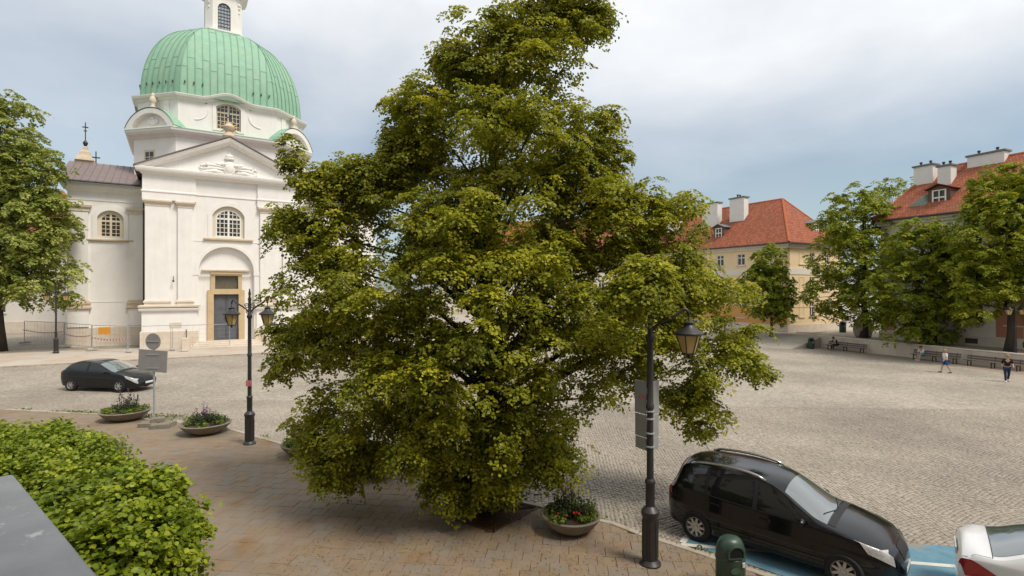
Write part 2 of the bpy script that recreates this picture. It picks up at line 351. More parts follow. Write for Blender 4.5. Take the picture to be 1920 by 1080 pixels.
def slabs():
    s = .36; a = R(-6); ca, sa = math.cos(a), math.sin(a); lst = []; cuts = []
    def clip(poly, n_, c_):
        out_ = []; d = [n_[0]*p[0]+n_[1]*p[1]-c_ for p in poly]
        if all(q >= 0 for q in d): return poly
        for i_ in range(len(poly)):
            j_ = (i_+1)%len(poly)
            if d[i_] >= 0: out_.append(poly[i_])
            if (d[i_] >= 0) != (d[j_] >= 0):
                t = d[i_]/(d[i_]-d[j_]); out_.append((poly[i_][0]+(poly[j_][0]-poly[i_][0])*t, poly[i_][1]+(poly[j_][1]-poly[i_][1])*t))
        return out_
    def area(p): return abs(sum(p[i_][0]*p[(i_+1)%len(p)][1]-p[(i_+1)%len(p)][0]*p[i_][1] for i_ in range(len(p))))/2 if len(p) > 2 else 0
    pc = (sum(p[0] for p in PIT)/4, sum(p[1] for p in PIT)/4); PITO = [(pc[0]+(p[0]-pc[0])*1.06, pc[1]+(p[1]-pc[1])*1.06) for p in PIT]
    inset = [(x,y) for x,y in WALK]
    for j in range(-10,80):
        for i in range(-70,70):
            lx = i*s+(j%2)*s*.5; ly = j*s; x = lx*ca-ly*sa; y = lx*sa+ly*ca+5
            if not (6.5 < y < 23 and abs(x) < y*1.02+.6): continue
            cs = [(x+dx*ca-dy*sa, y+dx*sa+dy*ca) for dx in (-.18,.18) for dy in (-.18,.18)]
            C = np.array([cs[q] for q in (0,1,3,2)])
            poly = [tuple(q) for q in C[[0,2,3,1]]] if False else [(x+dx*ca-dy*sa, y+dx*sa+dy*ca) for dx,dy in ((-.1765,-.1765),(.1765,-.1765),(.1765,.1765),(-.1765,.1765))]
            whole = True
            for (ax,ay),(bx,by) in zip(EDGE,EDGE[1:]):
                l = math.hypot(bx-ax,by-ay); t = ((x-ax)*(bx-ax)+(y-ay)*(by-ay))/l
                if not -.35 < t < l+.35: continue
                n_ = ((by-ay)/l,-(bx-ax)/l); c_ = n_[0]*ax+n_[1]*ay+.145     # keep the pavement side of the kerb
                cut = clip(poly, n_, c_)
                if cut != poly: whole = False; poly = cut
                if len(poly) < 3: break
            if len(poly) < 3: continue
            if not inside(WALK, np.array([sum(p[0] for p in poly)/len(poly)]), np.array([sum(p[1] for p in poly)/len(poly)]))[0]: continue
            if inside(PITO, C[:,0], C[:,1]).any():
                best = []
                for i_ in range(4):
                    (ax,ay),(bx,by) = PITO[i_],PITO[(i_+1)%4]; l = math.hypot(bx-ax,by-ay); n_ = ((by-ay)/l,-(bx-ax)/l)
                    cut = clip(poly, n_, n_[0]*ax+n_[1]*ay); ar = area(cut)
                    if ar > area(best): best = cut
                if area(best) < .01: continue
                poly = best; whole = False
            if whole: lst.append((x,y))
            elif area(poly) > .006: cuts.append(poly)
    # share of the picture decides which are single objects
    def size(q): return 1/(q[1]**3)*(0 if (q[0] < -.37*q[1] and q[1] < 8.5) else 1)
    lst.sort(key=size, reverse=True)
    ms = []
    for k in range(8):
        h = .1765; mb = MB(); b = .006; j = lambda: random.uniform(-.004,.004)
        co = [(-h+j(),-h+j()),(h+j(),-h+j()),(h+j(),h+j()),(-h+j(),h+j())]
        def P(f_, z): return [((x*f_)*ca-(y*f_)*sa, (x*f_)*sa+(y*f_)*ca, z-(.013*x+.006*y)) for x,y in co]
        mb.loft([P(1,0),P(1,.022),P(.975,.027)]); ms.append(mb.mesh('paving_slab', slab_m[k%4]))
    rest = [MB() for _ in range(4)]
    for q,(x,y) in enumerate(lst):
        k = random.randrange(8); z = gz(x,y)+.043+random.gauss(0,.002)
        if q < 290:
            o = bpy.data.objects.new('paving_slab', ms[k]); link(o, pave); o.location = (x,y,z)
        else:
            r = rest[k%4]; m0 = ms[k]; r.add([(v.co.x+x,v.co.y+y,v.co.z+z) for v in m0.vertices], [tuple(p.vertices) for p in m0.polygons])
    for q,p in enumerate(cuts):
        r = rest[q%4]; n0 = len(p); z = lambda x_,y_,h_: gz(x_,y_)+.043+h_
        r.add([(x_,y_,z(x_,y_,0)) for x_,y_ in p]+[(x_,y_,z(x_,y_,.026)) for x_,y_ in p],[tuple(range(n0,2*n0))]+[(i_,(i_+1)%n0,n0+(i_+1)%n0,n0+i_) for i_ in range(n0)])
    mb = MB(); idx = []
    for k in range(4): idx += [k]*len(rest[k].f); mb.add(rest[k].v, rest[k].f)
    me = mb.mesh('far_paving_slabs', None)
    for m in slab_m: me.materials.append(m)
    me.polygons.foreach_set('material_index', idx)
    o = link(bpy.data.objects.new('far_paving_slabs', me), pave); o['kind'] = 'stuff'
slabs()
kerb_m = mat('kerb_concrete', (.34,.29,.23), .9, (.42,.37,.30), 4, bump=.3, coords='World', c3=(.25,.2,.12), s3=1.5)
def kerb(name, line, label, dz=.09, w=.14, step=.8, sub=.2):
    root = empty(name, (0,0,0), 0, label, None); root['kind'] = 'structure'
    for (x0,y0),(x1,y1) in zip(line,line[1:]):
        L = math.hypot(x1-x0,y1-y0); n = max(1,round(L/step)); l = L/n; a = math.atan2(y1-y0,x1-x0)
        me = MB().bbox(-l/2+.004,l/2-.004,-w,0,-sub,dz,.012).mesh('kerb_stone', kerb_m)
        for k in range(n):
            t = (k+.5)/n; x, y = x0+(x1-x0)*t, y0+(y1-y0)*t
            o = link(bpy.data.objects.new('kerb_stone', me), root); o.location = (x,y,gz(x,y)+random.gauss(0,.003)); o.rotation_euler = (0,0,a)
    return root
kerb('pavement_kerb', [(-24,22.6)]+EDGE[1:10]+[(7,7.85)], 'low concrete kerb between slab pavement and setts')
# church side pavement
K0, K1 = (-50.5,20.4), (2.,59.8)
ch_pave_m = mat('church_pavement', (.40,.32,.25), .9, (.47,.39,.315), .8, bump=.2, bscale=12, coords='World', c3=(.46,.42,.36), s3=.25, t3=(.45,.6))
ground_poly('church_pavement', [K0,K1,(-2,75),(-60,90),(-90,40)], .10, ch_pave_m, 'pinkish pavement along the church front')
kerb('church_kerb', [(-38,29.8),(-4,55.3)], 'stone kerb along the church pavement', dz=.108, w=.16, step=1.)
# painted bay
blue = mat('blue_bay_paint', (.085,.185,.245), .75, (.13,.255,.32), 3, coords='World', c3=(.24,.21,.165), s3=1.7, t3=(.52,.66), bump=.3, bscale=20)
white_p = mat('white_road_paint', (.52,.50,.44), .75, (.62,.6,.54), 5, coords='World', c3=(.35,.32,.27), s3=5, t3=(.5,.7))
ground_poly('parking_bay_paint', [(3.55,11.15),(4.62,10.2),(7.1,8.05),(11.2,4.4),(14.,6.),(14.,10.55),(8.4,11.22),(3.95,11.66)], .034, blue, 'blue painted accessible parking bay on the setts', skirt=0)
def stripe(name, x0, y0, x1, y1, w, label):
    d = Vector((x1-x0,y1-y0)).normalized(); n_ = Vector((-d.y,d.x))*w/2
    ground_poly(name, [(x0-n_.x,y0-n_.y),(x1-n_.x,y1-n_.y),(x1+n_.x,y1+n_.y),(x0+n_.x,y0+n_.y)], .039, white_p, label, skirt=0)
stripe('bay_line', 3.5,11.04,12.5,9.70,.13,'white line across the blue parking bay')
stripe('bay_end_line', 3.55,11.12,3.93,11.66,.13,'white line at the end of the blue bay')
# tree pit
pit_m = mat('bark_mulch', (.06,.032,.02), .95, (.11,.06,.035), 14, bump=1, bscale=40, coords='World')
ground_poly('tree_pit', PIT, .02, pit_m, 'square pit of dark bark mulch at the foot of the big tree', skirt=0)
def pit_rim():
    root = empty('pit_rim', (0,0,0), 0, 'low edging boards round the tree pit'); root['kind'] = 'structure'
    c = Vector((sum(p[0] for p in PIT)/4, sum(p[1] for p in PIT)/4))
    for i in range(4):
        a, b = Vector(PIT[i]), Vector(PIT[(i+1)%4]); d = b-a
        me = MB().bbox(.04,d.length-.04,-.035,.035,-.05,.062,.006).build('edging_board', mat('edging_wood',(.085,.05,.03),.9,(.13,.08,.05),4,bump=.3), root)
        me.location = (a.x,a.y,gz(*a)); me.rotation_euler = (0,0,math.atan2(d.y,d.x))
pit_rim()
# ------------------------------------------------------------ the church (local x along the front, y into the building, z up)
UA = math.atan2(1000,1590)
church = empty('church', (-25.755,48.595,.04), UA, 'white baroque church with green copper dome and pedimented front', 'church')
def lattice(name, parent, outline, x0, x1, z0, z1, y, nx, nz, fm, bw=.05, mull=.11, tr=None, pane_m=None, edge=.10):
    """window in an opening: pane, frame, glazing bars"""
    w = MB(); w.plate(outline, [], y+.05, y+.08); win = w.build(name, pane_m or glass_dark, parent)
    cx = sum(p[0] for p in outline)/len(outline); 
    inner = [(x0+x1)/2]; zc = (z0+z1)/2
    sc = [((p[0]-(x0+x1)/2)*(1-2*edge/(x1-x0))+(x0+x1)/2, (p[1]-zc)*(1-2*edge/(z1-z0))+zc) for p in outline]
    fr = MB(); fr.plate(outline, [sc], y-.02, y+.045); fr.build('frame', fm, win)
    def top(x):                                   # height of the outline at x
        best = z1
        n = len(outline)
        for i in range(n):
            a, b = outline[i], outline[(i+1)%n]
            if a[1] < zc and b[1] < zc: continue
            if min(a[0],b[0]) <= x <= max(a[0],b[0]) and abs(a[0]-b[0]) > 1e-6:
                best = a[1]+(b[1]-a[1])*(x-a[0])/(b[0]-a[0])
        return best-edge*.6
    bars = MB()
    for i in range(1,nx):
        x = x0+(x1-x0)*i/nx; h = mull/2 if (nx % 2 == 0 and i == nx//2) else bw/2
        d = 0 if h == mull/2 else .008
        bars.box(x-h,x+h,y-.012+d,y+.046,z0+edge*.7,top(x))
    for j in range(1,nz):
        z = z0+(z1-z0)*j/nz; h = mull/2 if tr == j else bw/2
        xa, xb = x0+edge*.7, x1-edge*.7
        while top(xa) < z+h and xa < xb: xa += .02
        while top(xb) < z+h and xb > xa: xb -= .02
        if xb-xa > .1: bars.box(xa,xb,y-.004,y+.047,z-h,z+h)
    bars.build('glazing_bars', fm, win)
    return win
def sweep_box(mb, prof, x0, x1, y):               # moulding: profile of (out, z) run along x, returned at both ends
    n = len(prof); 
    mb.loft([[(x0-o if end == 0 else x1+o, y-o, z) for o,z in prof] for end in (0,1)], cap=False, closed=False)
    mb.loft([[(x0-o, y+.0, z) for o,z in prof],[(x0-o, y-o, z) for o,z in prof]], cap=False, closed=False)
    mb.loft([[(x1+o, y-o, z) for o,z in prof],[(x1+o, y+.0, z) for o,z in prof]], cap=False, closed=False)
    t = prof[-1]; mb.add([(x0-t[0],y,t[1]),(x0-t[0],y-t[0],t[1]),(x1+t[0],y-t[0],t[1]),(x1+t[0],y,t[1])],[(0,1,2,3)])
    t = prof[0]; mb.add([(x0-t[0],y,t[1]),(x0-t[0],y-t[0],t[1]),(x1+t[0],y-t[0],t[1]),(x1+t[0],y,t[1])],[(3,2,1,0)])
    return mb
HW = 6.35
# --- porch front
door_arch = arch(-.2, .3, 4.45, 6.8, 2.225, 20)
up_win = arch(-.05, 9.85, 2.6, 11.85, .9, 14)
mb = MB(); mb.plate(rect(-HW,HW,-.4,15.0), [door_arch, up_win], 0, .45); mb.build('front_wall', plaster, church)
mb = MB(); mb.box(-HW+.002,-HW+.4,.452,13,-.4,15.0); mb.box(HW-.4,HW-.002,.452,13,-.4,15.0); mb.build('porch_side_wall', plaster, church)
mb = MB(); mb.plate(arch(-.2,.3,4.6,6.8,2.3,20),[rect(-1.22,.82,.55,4.75), rect(-1.15,.78,5.15,6.45)],.40,.75); mb.build('door_niche', plaster, church)
# arch trims
def ring(outer, inner, y0, y1, name, m):
    mb = MB(); mb.plate(outer, [inner], y0, y1); return mb.build(name, m, church)
ring(arch(-.2,6.8,5.0,6.81,2.5,20), arch(-.2,6.802,4.43,6.812,2.215,20), -.07, .1, 'arch_moulding', plaster)
mb = MB()
for s in (-1,1):
    mb.box(-.2+s*2.55-.35,-.2+s*2.55+.35,-.09,.05,6.45,6.79); mb.box(-.2+s*2.55-.28,-.2+s*2.55+.28,-.05,.05,.3,6.449)
mb.build('impost', plaster, church)
ring(arch(-.05,9.6,3.3,11.95,1.15,14), arch(-.05,9.84,2.58,11.85,.89,14), -.05, .1, 'window_surround', plaster)
mb = MB(); sweep_box(mb, [(.06,9.52),(.12,9.6),(.2,9.64),(.2,9.76),(.12,9.8)], -1.85, 1.75, .0); mb.build('window_sill', stone, church)
lattice('window', church, arch(-.05,9.95,2.05,11.75,.68,12), -1.075,.975, 9.95,12.43, .22, 6, 6, win_white, .055, .16, 4)
mb = MB(); mb.plate(arch(-.05,9.80,2.66,11.85,.93,14), [arch(-.05,9.95,2.05,11.75,.68,14)], .2, .44); mb.build('window_reveal', win_cream, church)
# door, surround
mb = MB(); mb.plate(rect(-1.72,1.28,.5,5.12),[rect(-1.24,.80,.4999+.02,4.74)],.22,.5); mb.plate(rect(-1.45,1.05,5.1202,6.72),[rect(-1.12,.75,5.22,6.42)],.24,.5)
mb.build('door_surround', mat('ochre_stone',(.48,.355,.20),.8,(.56,.425,.25),2,bump=.2), church)
door = MB().box(-1.23,.79,.56,.62,.5,4.75).build('door', door_grey, church)
for s in (0,1):
    for k in range(3):
        MB().bbox(-1.23+s*1.02+.1,-1.23+s*1.02+.9,-.56,-.535,.65+k*1.36,.65+k*1.36+1.22,.01).build('door_panel', door_grey, door) if False else None
        x0 = -1.23+s*1.02+.1
        p = MB().box(x0,x0+.80,.535,.558,.7+k*1.35,.7+k*1.35+1.2); p.box(x0+.1,x0+.7,.52,.534,.8+k*1.35,.7+k*1.35+1.1); p.build('door_panel', door_grey, door)
MB().box(-.235,-.205,.515,.56,.52,4.74).build('door_meeting_strip', dark_trim, door)
MB().box(-.33,-.27,.47,.52,2.4,2.65).build('handle', iron, door)
MB().box(-1.13,.76,.5,.54,5.2,6.44).build('transom_light', mat('dark_transom',(.10,.09,.065),.5,(.14,.125,.09),4), church)
mb = MB(); sweep_box(mb, [(.02,6.72),(.08,6.78),(.2,6.84),(.24,6.95),(.1,7.0)], -1.95,1.5,.40); mb.build('door_hood', stone_pale, church)
steps = MB()
st = empty('steps', (0,0,0)); st.parent = church
for k in range(4):
    e = k*.32; MB().bbox(-3.2+e*.5,2.9-e*.5,-1.45+e,.4,-.3,.14+k*.14,.015).build('step', stone_pale, st)
for sx in (-1,1):
    x = -.15+sx*3.2
    mb = MB(); mb.bbox(x-.17,x+.17,-1.5,.0,-.3,.95,.02); mb.build('step_cheek', stone_pale, church)
    MB().tube([(x,-1.45,.0),(x,-1.45,1.15),(x,-.9,1.65),(x,-.1,1.65)], .035, 6).build('handrail', iron, church)
# plinth, ledge, pilasters
def band(y, x0, x1, prof, name, m):
    mb = MB(); sweep_box(mb, prof, x0, x1, y); return mb.build(name, m, church)
for x0, x1 in ((-HW,-2.75),(2.45,HW)):
    band(0, x0, x1, [(.34,-.4),(.34,1.55),(.30,1.62)], 'plinth', stone_pale)
    mb = MB(); sweep_box(mb, [(.22,1.62),(.22,3.30),(.40,3.36),(.46,3.52),(.26,3.62)], x0, x1, 0); mb.build('pedestal', plaster, church)
    band(0, x0+.0, x1-.0, [(.24,3.621),(.48,3.66),(.48,3.80),(.3,3.86)], 'ledge', stone_pale)
for a, b in ((-HW+.0,-4.58),(-4.0,-2.86),(2.52,3.9),(4.5,HW)):
    band(0, a+.24, b-.24, [(.30,3.861),(.30,4.0),(.36,4.06),(.34,4.2),(.24,4.3)], 'pilaster_base', stone_pale)
    mb = MB(); sweep_box(mb, [(.2,4.3),(.2,12.3)], a+.22, b-.22, 0); mb.build('pilaster', plaster, church)
    band(0, a+.24, b-.24, [(.24,12.3),(.24,12.45),(.34,12.55),(.42,12.68),(.42,12.8),(.3,12.86)], 'capital', stone_pale)
for a, b in ((-HW,-2.8),(2.5,HW)):
    mb = MB(); sweep_box(mb, [(.2,12.861),(.2,13.45),(.26,13.5),(.26,13.6),(.18,13.65),(.18,14.95)], a, b, 0); mb.build('entablature_block', plaster, church)
mb = MB(); mb.box(-2.8,2.5,-.06,0,13.5,13.6); mb.build('string_course', plaster, church)
mb = MB(); mb.box(-2.79,2.49,-.03,0,9.46,9.52); mb.build('string_course', plaster, church)
CORN = [(.2,14.95),(.28,15.0),(.34,15.1),(.62,15.2),(.68,15.35),(.7,15.5),(.64,15.54)]
band(0, -HW, HW, CORN, 'cornice', plaster)
# pediment
AP = 18.85
def rake(sx):
    d = Vector((HW+.66,0,AP-15.54)); l = d.length; d.normalize(); nrm = Vector((-d.z,0,d.x))
    mb = MB(); rings = []
    for t in (0,1):
        p0 = Vector((-(HW+.66),0,15.54))+d*(l*t)
        ring_ = []
        for o,h in [(.0,-.55),(.30,-.55),(.36,-.42),(.60,-.3),(.68,-.12),(.70,.0),(0,.0)]:
            q = p0+nrm*h
            if t == 1: q = Vector((0,0,0))+Vector((0,0,AP+h/max(.3,d.x)))
            if t == 0 and h < 0: q = p0+d*(-h*d.x/d.z) if d.z else p0; q = Vector((q.x,0,15.541))
            ring_.append((q.x*(-sx), -o, q.z))
        rings.append(ring_ if sx < 0 else ring_[::-1])
    mb.loft(rings, cap=False); return mb.build('raking_cornice', plaster, church)
mb = MB(); mb.plate([(-HW-.3,15.545),(HW+.3,15.545),(0,AP-.12)],[],-.02,.3); mb.build('tympanum', plaster, church)
for sx in (-1,1): rake(sx)
mb = MB()                                          # gable roof behind the pediment
o_ = .78
for sx in (-1,1):
    vs = [(sx*(HW+o_),-o_,15.5),(0,-o_,AP+.06),(0,14,AP+.06),(sx*(HW+o_),14,15.5)]; v2 = [(x,y,z+.09) for x,y,z in vs]
    q = [(0,1,2,3),(7,6,5,4),(0,4,5,1),(1,5,6,2),(2,6,7,3),(3,7,4,0)]
    mb.add(vs+v2, q if sx < 0 else [t[::-1] for t in q])
mb.build('porch_roof', metal_roof, church)
# relief in the pediment
def relief():
    mb = MB(); r = random.Random(3)
    mb.ball((0,-.06,16.2),(.55,.16,.62),14,10); mb.ball((0,-.14,16.2),(.38,.16,.46),12,8)
    mb.ball((0,-.1,17.05),(.42,.16,.14),12,6); mb.ball((0,-.12,17.25),(.32,.14,.2),10,6); mb.ball((0,-.1,17.5),(.08,.08,.12),6,5)
    for s in (-1,1):
        for k in range(7):
            a = R(8+k*22); l = 1.0+.95*abs(math.cos(a))
            p = [(s*(.45*math.cos(a)), -.06, 16.0+.5*math.sin(a)), (s*(.5+l*.5*math.cos(a)), -.12, 15.85+l*.42*math.sin(a)+.1), (s*(.4+l*.95*math.cos(a)), -.07, 15.72+l*.6*math.sin(a))]
            mb.tube(p, [.10,.14,.05], 6)
            for q in range(4):
                t = r.random(); x = s*(.5+1.75*t); mb.ball((x,-.06,15.75+r.random()*(1.0-.5*t)),(r.uniform(.08,.2),.11,r.uniform(.06,.14)),6,4,Matrix.Rotation(r.uniform(-1,1),3,'Y'))
        mb.tube([(s*.5,-.08,15.72),(s*1.2,-.14,15.84),(s*1.9,-.1,15.70),(s*2.3,-.05,15.78)],[.12,.15,.12,.05],7)
    return mb.build('relief', plaster, church, smooth=True)
relief()
mb = MB(); mb.lathe([(.55,18.9),(.6,19.15),(.42,19.3),(.30,19.55),(.45,19.75),(.5,20.0),(.3,20.25),(.12,20.4)],10,c=(0,.2,0)); fin = mb.build('gable_finial', stone, church, auto=40)
mb = MB()
for k in range(12):
    a = k*math.pi/6; mb.tube([(0,.2,19.95),(.85*math.cos(a),.2,19.95+.85*math.sin(a))],[.10,.02],5)
mb.build('sunburst', mat('dull_gilding',(.45,.30,.10),.5,metal=.3), fin)
mb = MB(); mb.box(-.035,.035,.165,.235,20.3,21.3); mb.box(-.22,.22,.17,.23,20.85,20.93); mb.build('cross', iron, fin)
# --- wings
WB = 4.5
for s in (-1,1):
    x0, x1 = (-12.05,-6.0) if s < 0 else (6.0,15.0)
    wc = -9.05 if s < 0 else 9.05
    op = arch(wc,9.75,1.9,11.6,.62,12)
    mb = MB(); mb.plate(rect(x0,x1,-.4,14.3),[op],WB,WB+.5); mb.build('wing_wall', plaster, church)
    xe = x0 if s < 0 else x1
    mb = MB(); mb.box(min(xe,xe-s*.5)+.001,max(xe,xe-s*.5)-.001,WB+.5,WB+14,-.4,14.3); mb.build('wing_end_wall', plaster, church)
    mb = MB(); mb.plate(arch(wc,9.6,2.6,11.75,.95,12),[arch(wc,9.74,1.88,11.6,.615,12)],WB-.06,WB+.1); mb.build('window_surround', plaster, church)
    mb = MB(); sweep_box(mb,[(.05,9.42),(.18,9.5),(.18,9.6),(.1,9.63)],wc-1.5,wc+1.5,WB); mb.build('window_sill', stone, church)
    lattice('window', church, arch(wc,9.85,1.5,11.5,.5,10), wc-.75,wc+.75,9.85,12.0, WB+.22, 4, 6, win_cream, .05, .16, 4)
    mb = MB(); mb.plate(arch(wc,9.7,1.95,11.62,.66,14),[arch(wc,9.85,1.5,11.5,.5,14)],WB+.2,WB+.44); mb.build('window_reveal', win_cream, church)
    for p in ((-11.85,-10.75),(-7.55,-6.45)) if s < 0 else ((6.45,7.55),(10.75,11.95)):
        mb = MB(); sweep_box(mb,[(.14,4.2),(.14,12.0)],p[0],p[1],WB); mb.build('pilaster', plaster, church)
        band(WB,p[0]-.04,p[1]+.04,[(.2,12.0),(.2,12.2),(.32,12.35),(.36,12.55),(.24,12.6)],'capital',stone_pale)
        band(WB,p[0]-.02,p[1]+.02,[(.22,3.45),(.34,3.5),(.34,3.62),(.24,3.75),(.3,3.95),(.18,4.19)],'pilaster_base',stone)
        band(WB,p[0],p[1],[(.18,1.9),(.18,3.44)],'pedestal',plaster)
    xa, xb = (x0,-6.36) if s < 0 else (6.36,x1)
    band(WB,xa,xb,[(.10,-.4),(.10,1.8),(.06,1.86)],'plinth',stone_pale)
    mb = MB(); mb.box(xa,xb,WB-.05,WB,13.0,13.1); mb.build('string_course', plaster, church)
    mb = MB(); mb.box(xa,xb,WB-.03,WB,4.05,4.11); mb.build('string_course', plaster, church)
    band(WB,xa,xb,[(.05,13.7),(.12,13.8),(.35,14.0),(.45,14.2),(.5,14.45)],'cornice',plaster)
    roof = MB().add([(xa-.6 if s<0 else xa,WB-.75,14.55),(xb if s<0 else xb+.6,WB-.75,14.55),(xb if s<0 else xb+.6,WB+5.5,17.3),(xa-.6 if s<0 else xa,WB+5.5,17.3)],[(0,1,2,3)]).build('wing_roof', dark_trim, church)
    n = 12; w_ = (xb-xa+.6)/n; xs0 = xa-.6 if s<0 else xa
    sl_ = math.atan2(17.3-14.55, 6.25); ln = math.hypot(6.25,2.75)
    me = MB().box(.01,w_-.01,0,ln,.01,.03).box(w_-.03,w_+.02,0,ln,.03,.075).mesh('roof_sheet', metal_roof)
    for k in range(n):
        o = link(bpy.data.objects.new('roof_sheet', me), roof); o.location = (xs0+k*w_,WB-.75,14.55); o.rotation_euler = (sl_,0,0)
    MB().tube([(xs0-.05,WB-.82,14.5),(xs0+n*w_+.02,WB-.82,14.5)],.09,8).build('gutter', dark_trim, roof)
MB().tube([(-6.62,WB-.3,14.3),(-6.62,WB-.3,1.),(-6.62,WB-.45,.1)],.06,7).build('downpipe', dark_trim, church)
# stone gablet and crosses on the left roof
g_ = MB(); g_.prism([(-.95,-.7),(.95,-.7),(.95,.7),(-.95,.7)],-1.5,.25); g_.lathe([(1.25,.25),(1.1,.5),(.75,.9),(.62,1.25),(.35,1.5),(.3,1.8),(.12,1.95)],4,a0=math.pi/4)
go = g_.build('roof_gablet', stone, church); go.location = (-11.5,WB+6,17.3); go.scale = (.82,.82,.86)
mb = MB(); mb.lathe([(.12,1.9),(.2,2.1),(.26,2.3),(.16,2.5),(.05,2.6)],8); mb.tube([(0,0,2.5),(0,0,4.6)],.05,6); mb.box(-.28,.28,-.04,.04,4.0,4.12); mb.box(-.16,.16,-.04,.04,3.6,3.7); mb.build('cross', iron, go)
mb = MB(); mb.lathe([(.2,-.5),(.2,.0),(.32,.25),(.2,.5),(.06,.6)],8); mb.tube([(0,0,.5),(0,0,2.6)],.05,6); mb.box(-.35,.35,-.04,.04,1.9,2.02); o = mb.build('roof_cross', iron, church); o.location = (-11.2,WB+11,17.0)
# --- drum: square with cut corners
DC = (.25,11.6)
def octo(Rr, c, z): 
    x, y = DC; return [(x-c,y-Rr,z),(x+c,y-Rr,z),(x+Rr,y-c,z),(x+Rr,y+c,z),(x+c,y+Rr,z),(x-c,y+Rr,z),(x-Rr,y+c,z),(x-Rr,y-c,z)]
def octs(prof, name, m, **k):
    mb = MB(); mb.loft([octo(r,r*.565,z) for r,z in prof]); return mb.build(name, m, church, **k)
octs([(7.75,13.5),(7.75,19.5)], 'lower_drum', plaster)
octs([(7.8,19.4),(7.95,19.55),(8.25,19.7),(8.4,19.9),(8.45,20.1)], 'lower_drum_cornice', plaster)
octs([(8.47,20.1),(8.47,20.13),(7.6,20.4)], 'copper_flashing', copper)
# upper drum: four wide walls with a window, four diagonal walls
RU = 7.45; CU = RU*.565
zt = 23.0
up = empty('upper_drum', (DC[0],DC[1],0)); up.parent = church
for k in range(4):
    A = Matrix.Rotation(k*math.pi/2,4,'Z')
    hole = arch(0,20.75,2.15,22.9,.42,10)
    top = [(CU,20.2),(CU,zt)]+[(1.75*math.cos(R(a))*1.05, zt+.0+.62*math.sin(R(a))) for a in range(0,181,15)]+[(-CU,zt),(-CU,20.2)]
    mb = MB(); mb.plate(top,[hole],-RU,-RU+.6,A); mb.build('wall', plaster, up)
    mb = MB(); mb.plate(arch(0,20.6,2.75,22.95,.6,10),[arch(0,20.74,2.13,22.9,.415,10)],-RU-.06,-RU+.1,A); mb.build('window_surround', plaster, up)
    if k in (0,3):
        w = lattice('window', up, arch(0,20.8,2.1,22.9,.40,10), -1.05,1.05,20.8,23.3, -RU+.25, 6, 6, win_cream, .05,.16,4); w.rotation_euler = (0,0,k*math.pi/2)
        cr_ = MB()
        for s in (-1,1):
            pts = [(s*(1.75+1.1*(1-math.cos(R(a)))), -RU-.02, 21.1+1.1*(1-math.sin(R(a)))+.25) for a in range(0,91,15)]
            cr_.tube(pts,.05,5)
        o = cr_.build('scroll', plaster, up); o.rotation_euler = (0,0,k*math.pi/2)
    # diagonal wall
    mb = MB(); a, b = Vector((CU,-RU)), Vector((RU,-CU)); d = (b-a); nn = Vector((d.y,-d.x)).normalized()*.0
    mb.add([A @ Vector((p.x,p.y,z)) for z in (20.2,zt) for p in (a,b)]+[A @ Vector((p.x*.9,p.y*.9,z)) for z in (20.2,zt) for p in (a,b)],[(0,1,3,2),(5,4,6,7),(2,3,7,6),(0,4,5,1),(0,2,6,4),(1,5,7,3)])
    mb.build('wall', plaster, up)
    mb = MB(); c = (a+b)/2; dd = d.normalized(); out_ = Vector((dd.y,-dd.x))
    for t in (-1.05,1.05):
        mb = MB(); p = c+dd*t+out_*.05; mb.add([A @ Vector((p.x+dd.x*q+out_.x*r_,p.y+dd.y*q+out_.y*r_,z)) for z in (20.3,zt) for q,r_ in ((-.3,-.1),(.3,-.1),(.3,.05),(-.3,.05))],[(0,1,2,3),(7,6,5,4),(0,4,5,1),(1,5,6,2),(2,6,7,3),(3,7,4,0)])
        mb.build('pilaster_strip', plaster, up)
    # cornice with an eyebrow over each window
    mb = MB(); prof = [(0,0),(.12,.06),(.2,.2),(.42,.32),(.5,.5),(.5,.56),(.0,.62)]
    line = [(-CU-.0,zt)]+[(-2.6,zt)]+[(-2.4+4.8*i/16, zt+.68*math.cos((i/16-.5)*math.pi)**2*(1 if True else 0)) for i in range(17)]+[(2.6,zt),(CU,zt)]
    rings = []
    for x,z in line:
        e = .0
        rings.append([((x+math.copysign(o,x)*.414 if abs(x) > CU-.01 else x), -RU-o, z-.02+h) for o,h in prof])
    mb.loft([[A @ Vector(p) for p in r] for r in rings[::-1]], cap=False, closed=False); mb.build('cornice', plaster, up)
    mb = MB(); rings = []
    for p,sg in ((a,-1),(b,1)):
        rings.append([(p.x+ (o*.414 if sg < 0 else o), p.y-(o if sg < 0 else o*.414), zt-.02+h) for o,h in prof])
    mb.loft([[A @ Vector(p) for p in r] for r in rings[::-1]], cap=False, closed=False); mb.build('cornice', plaster, up)
octs([(7.9,23.52),(7.9,23.56),(7.3,23.75)], 'copper_eaves', copper)
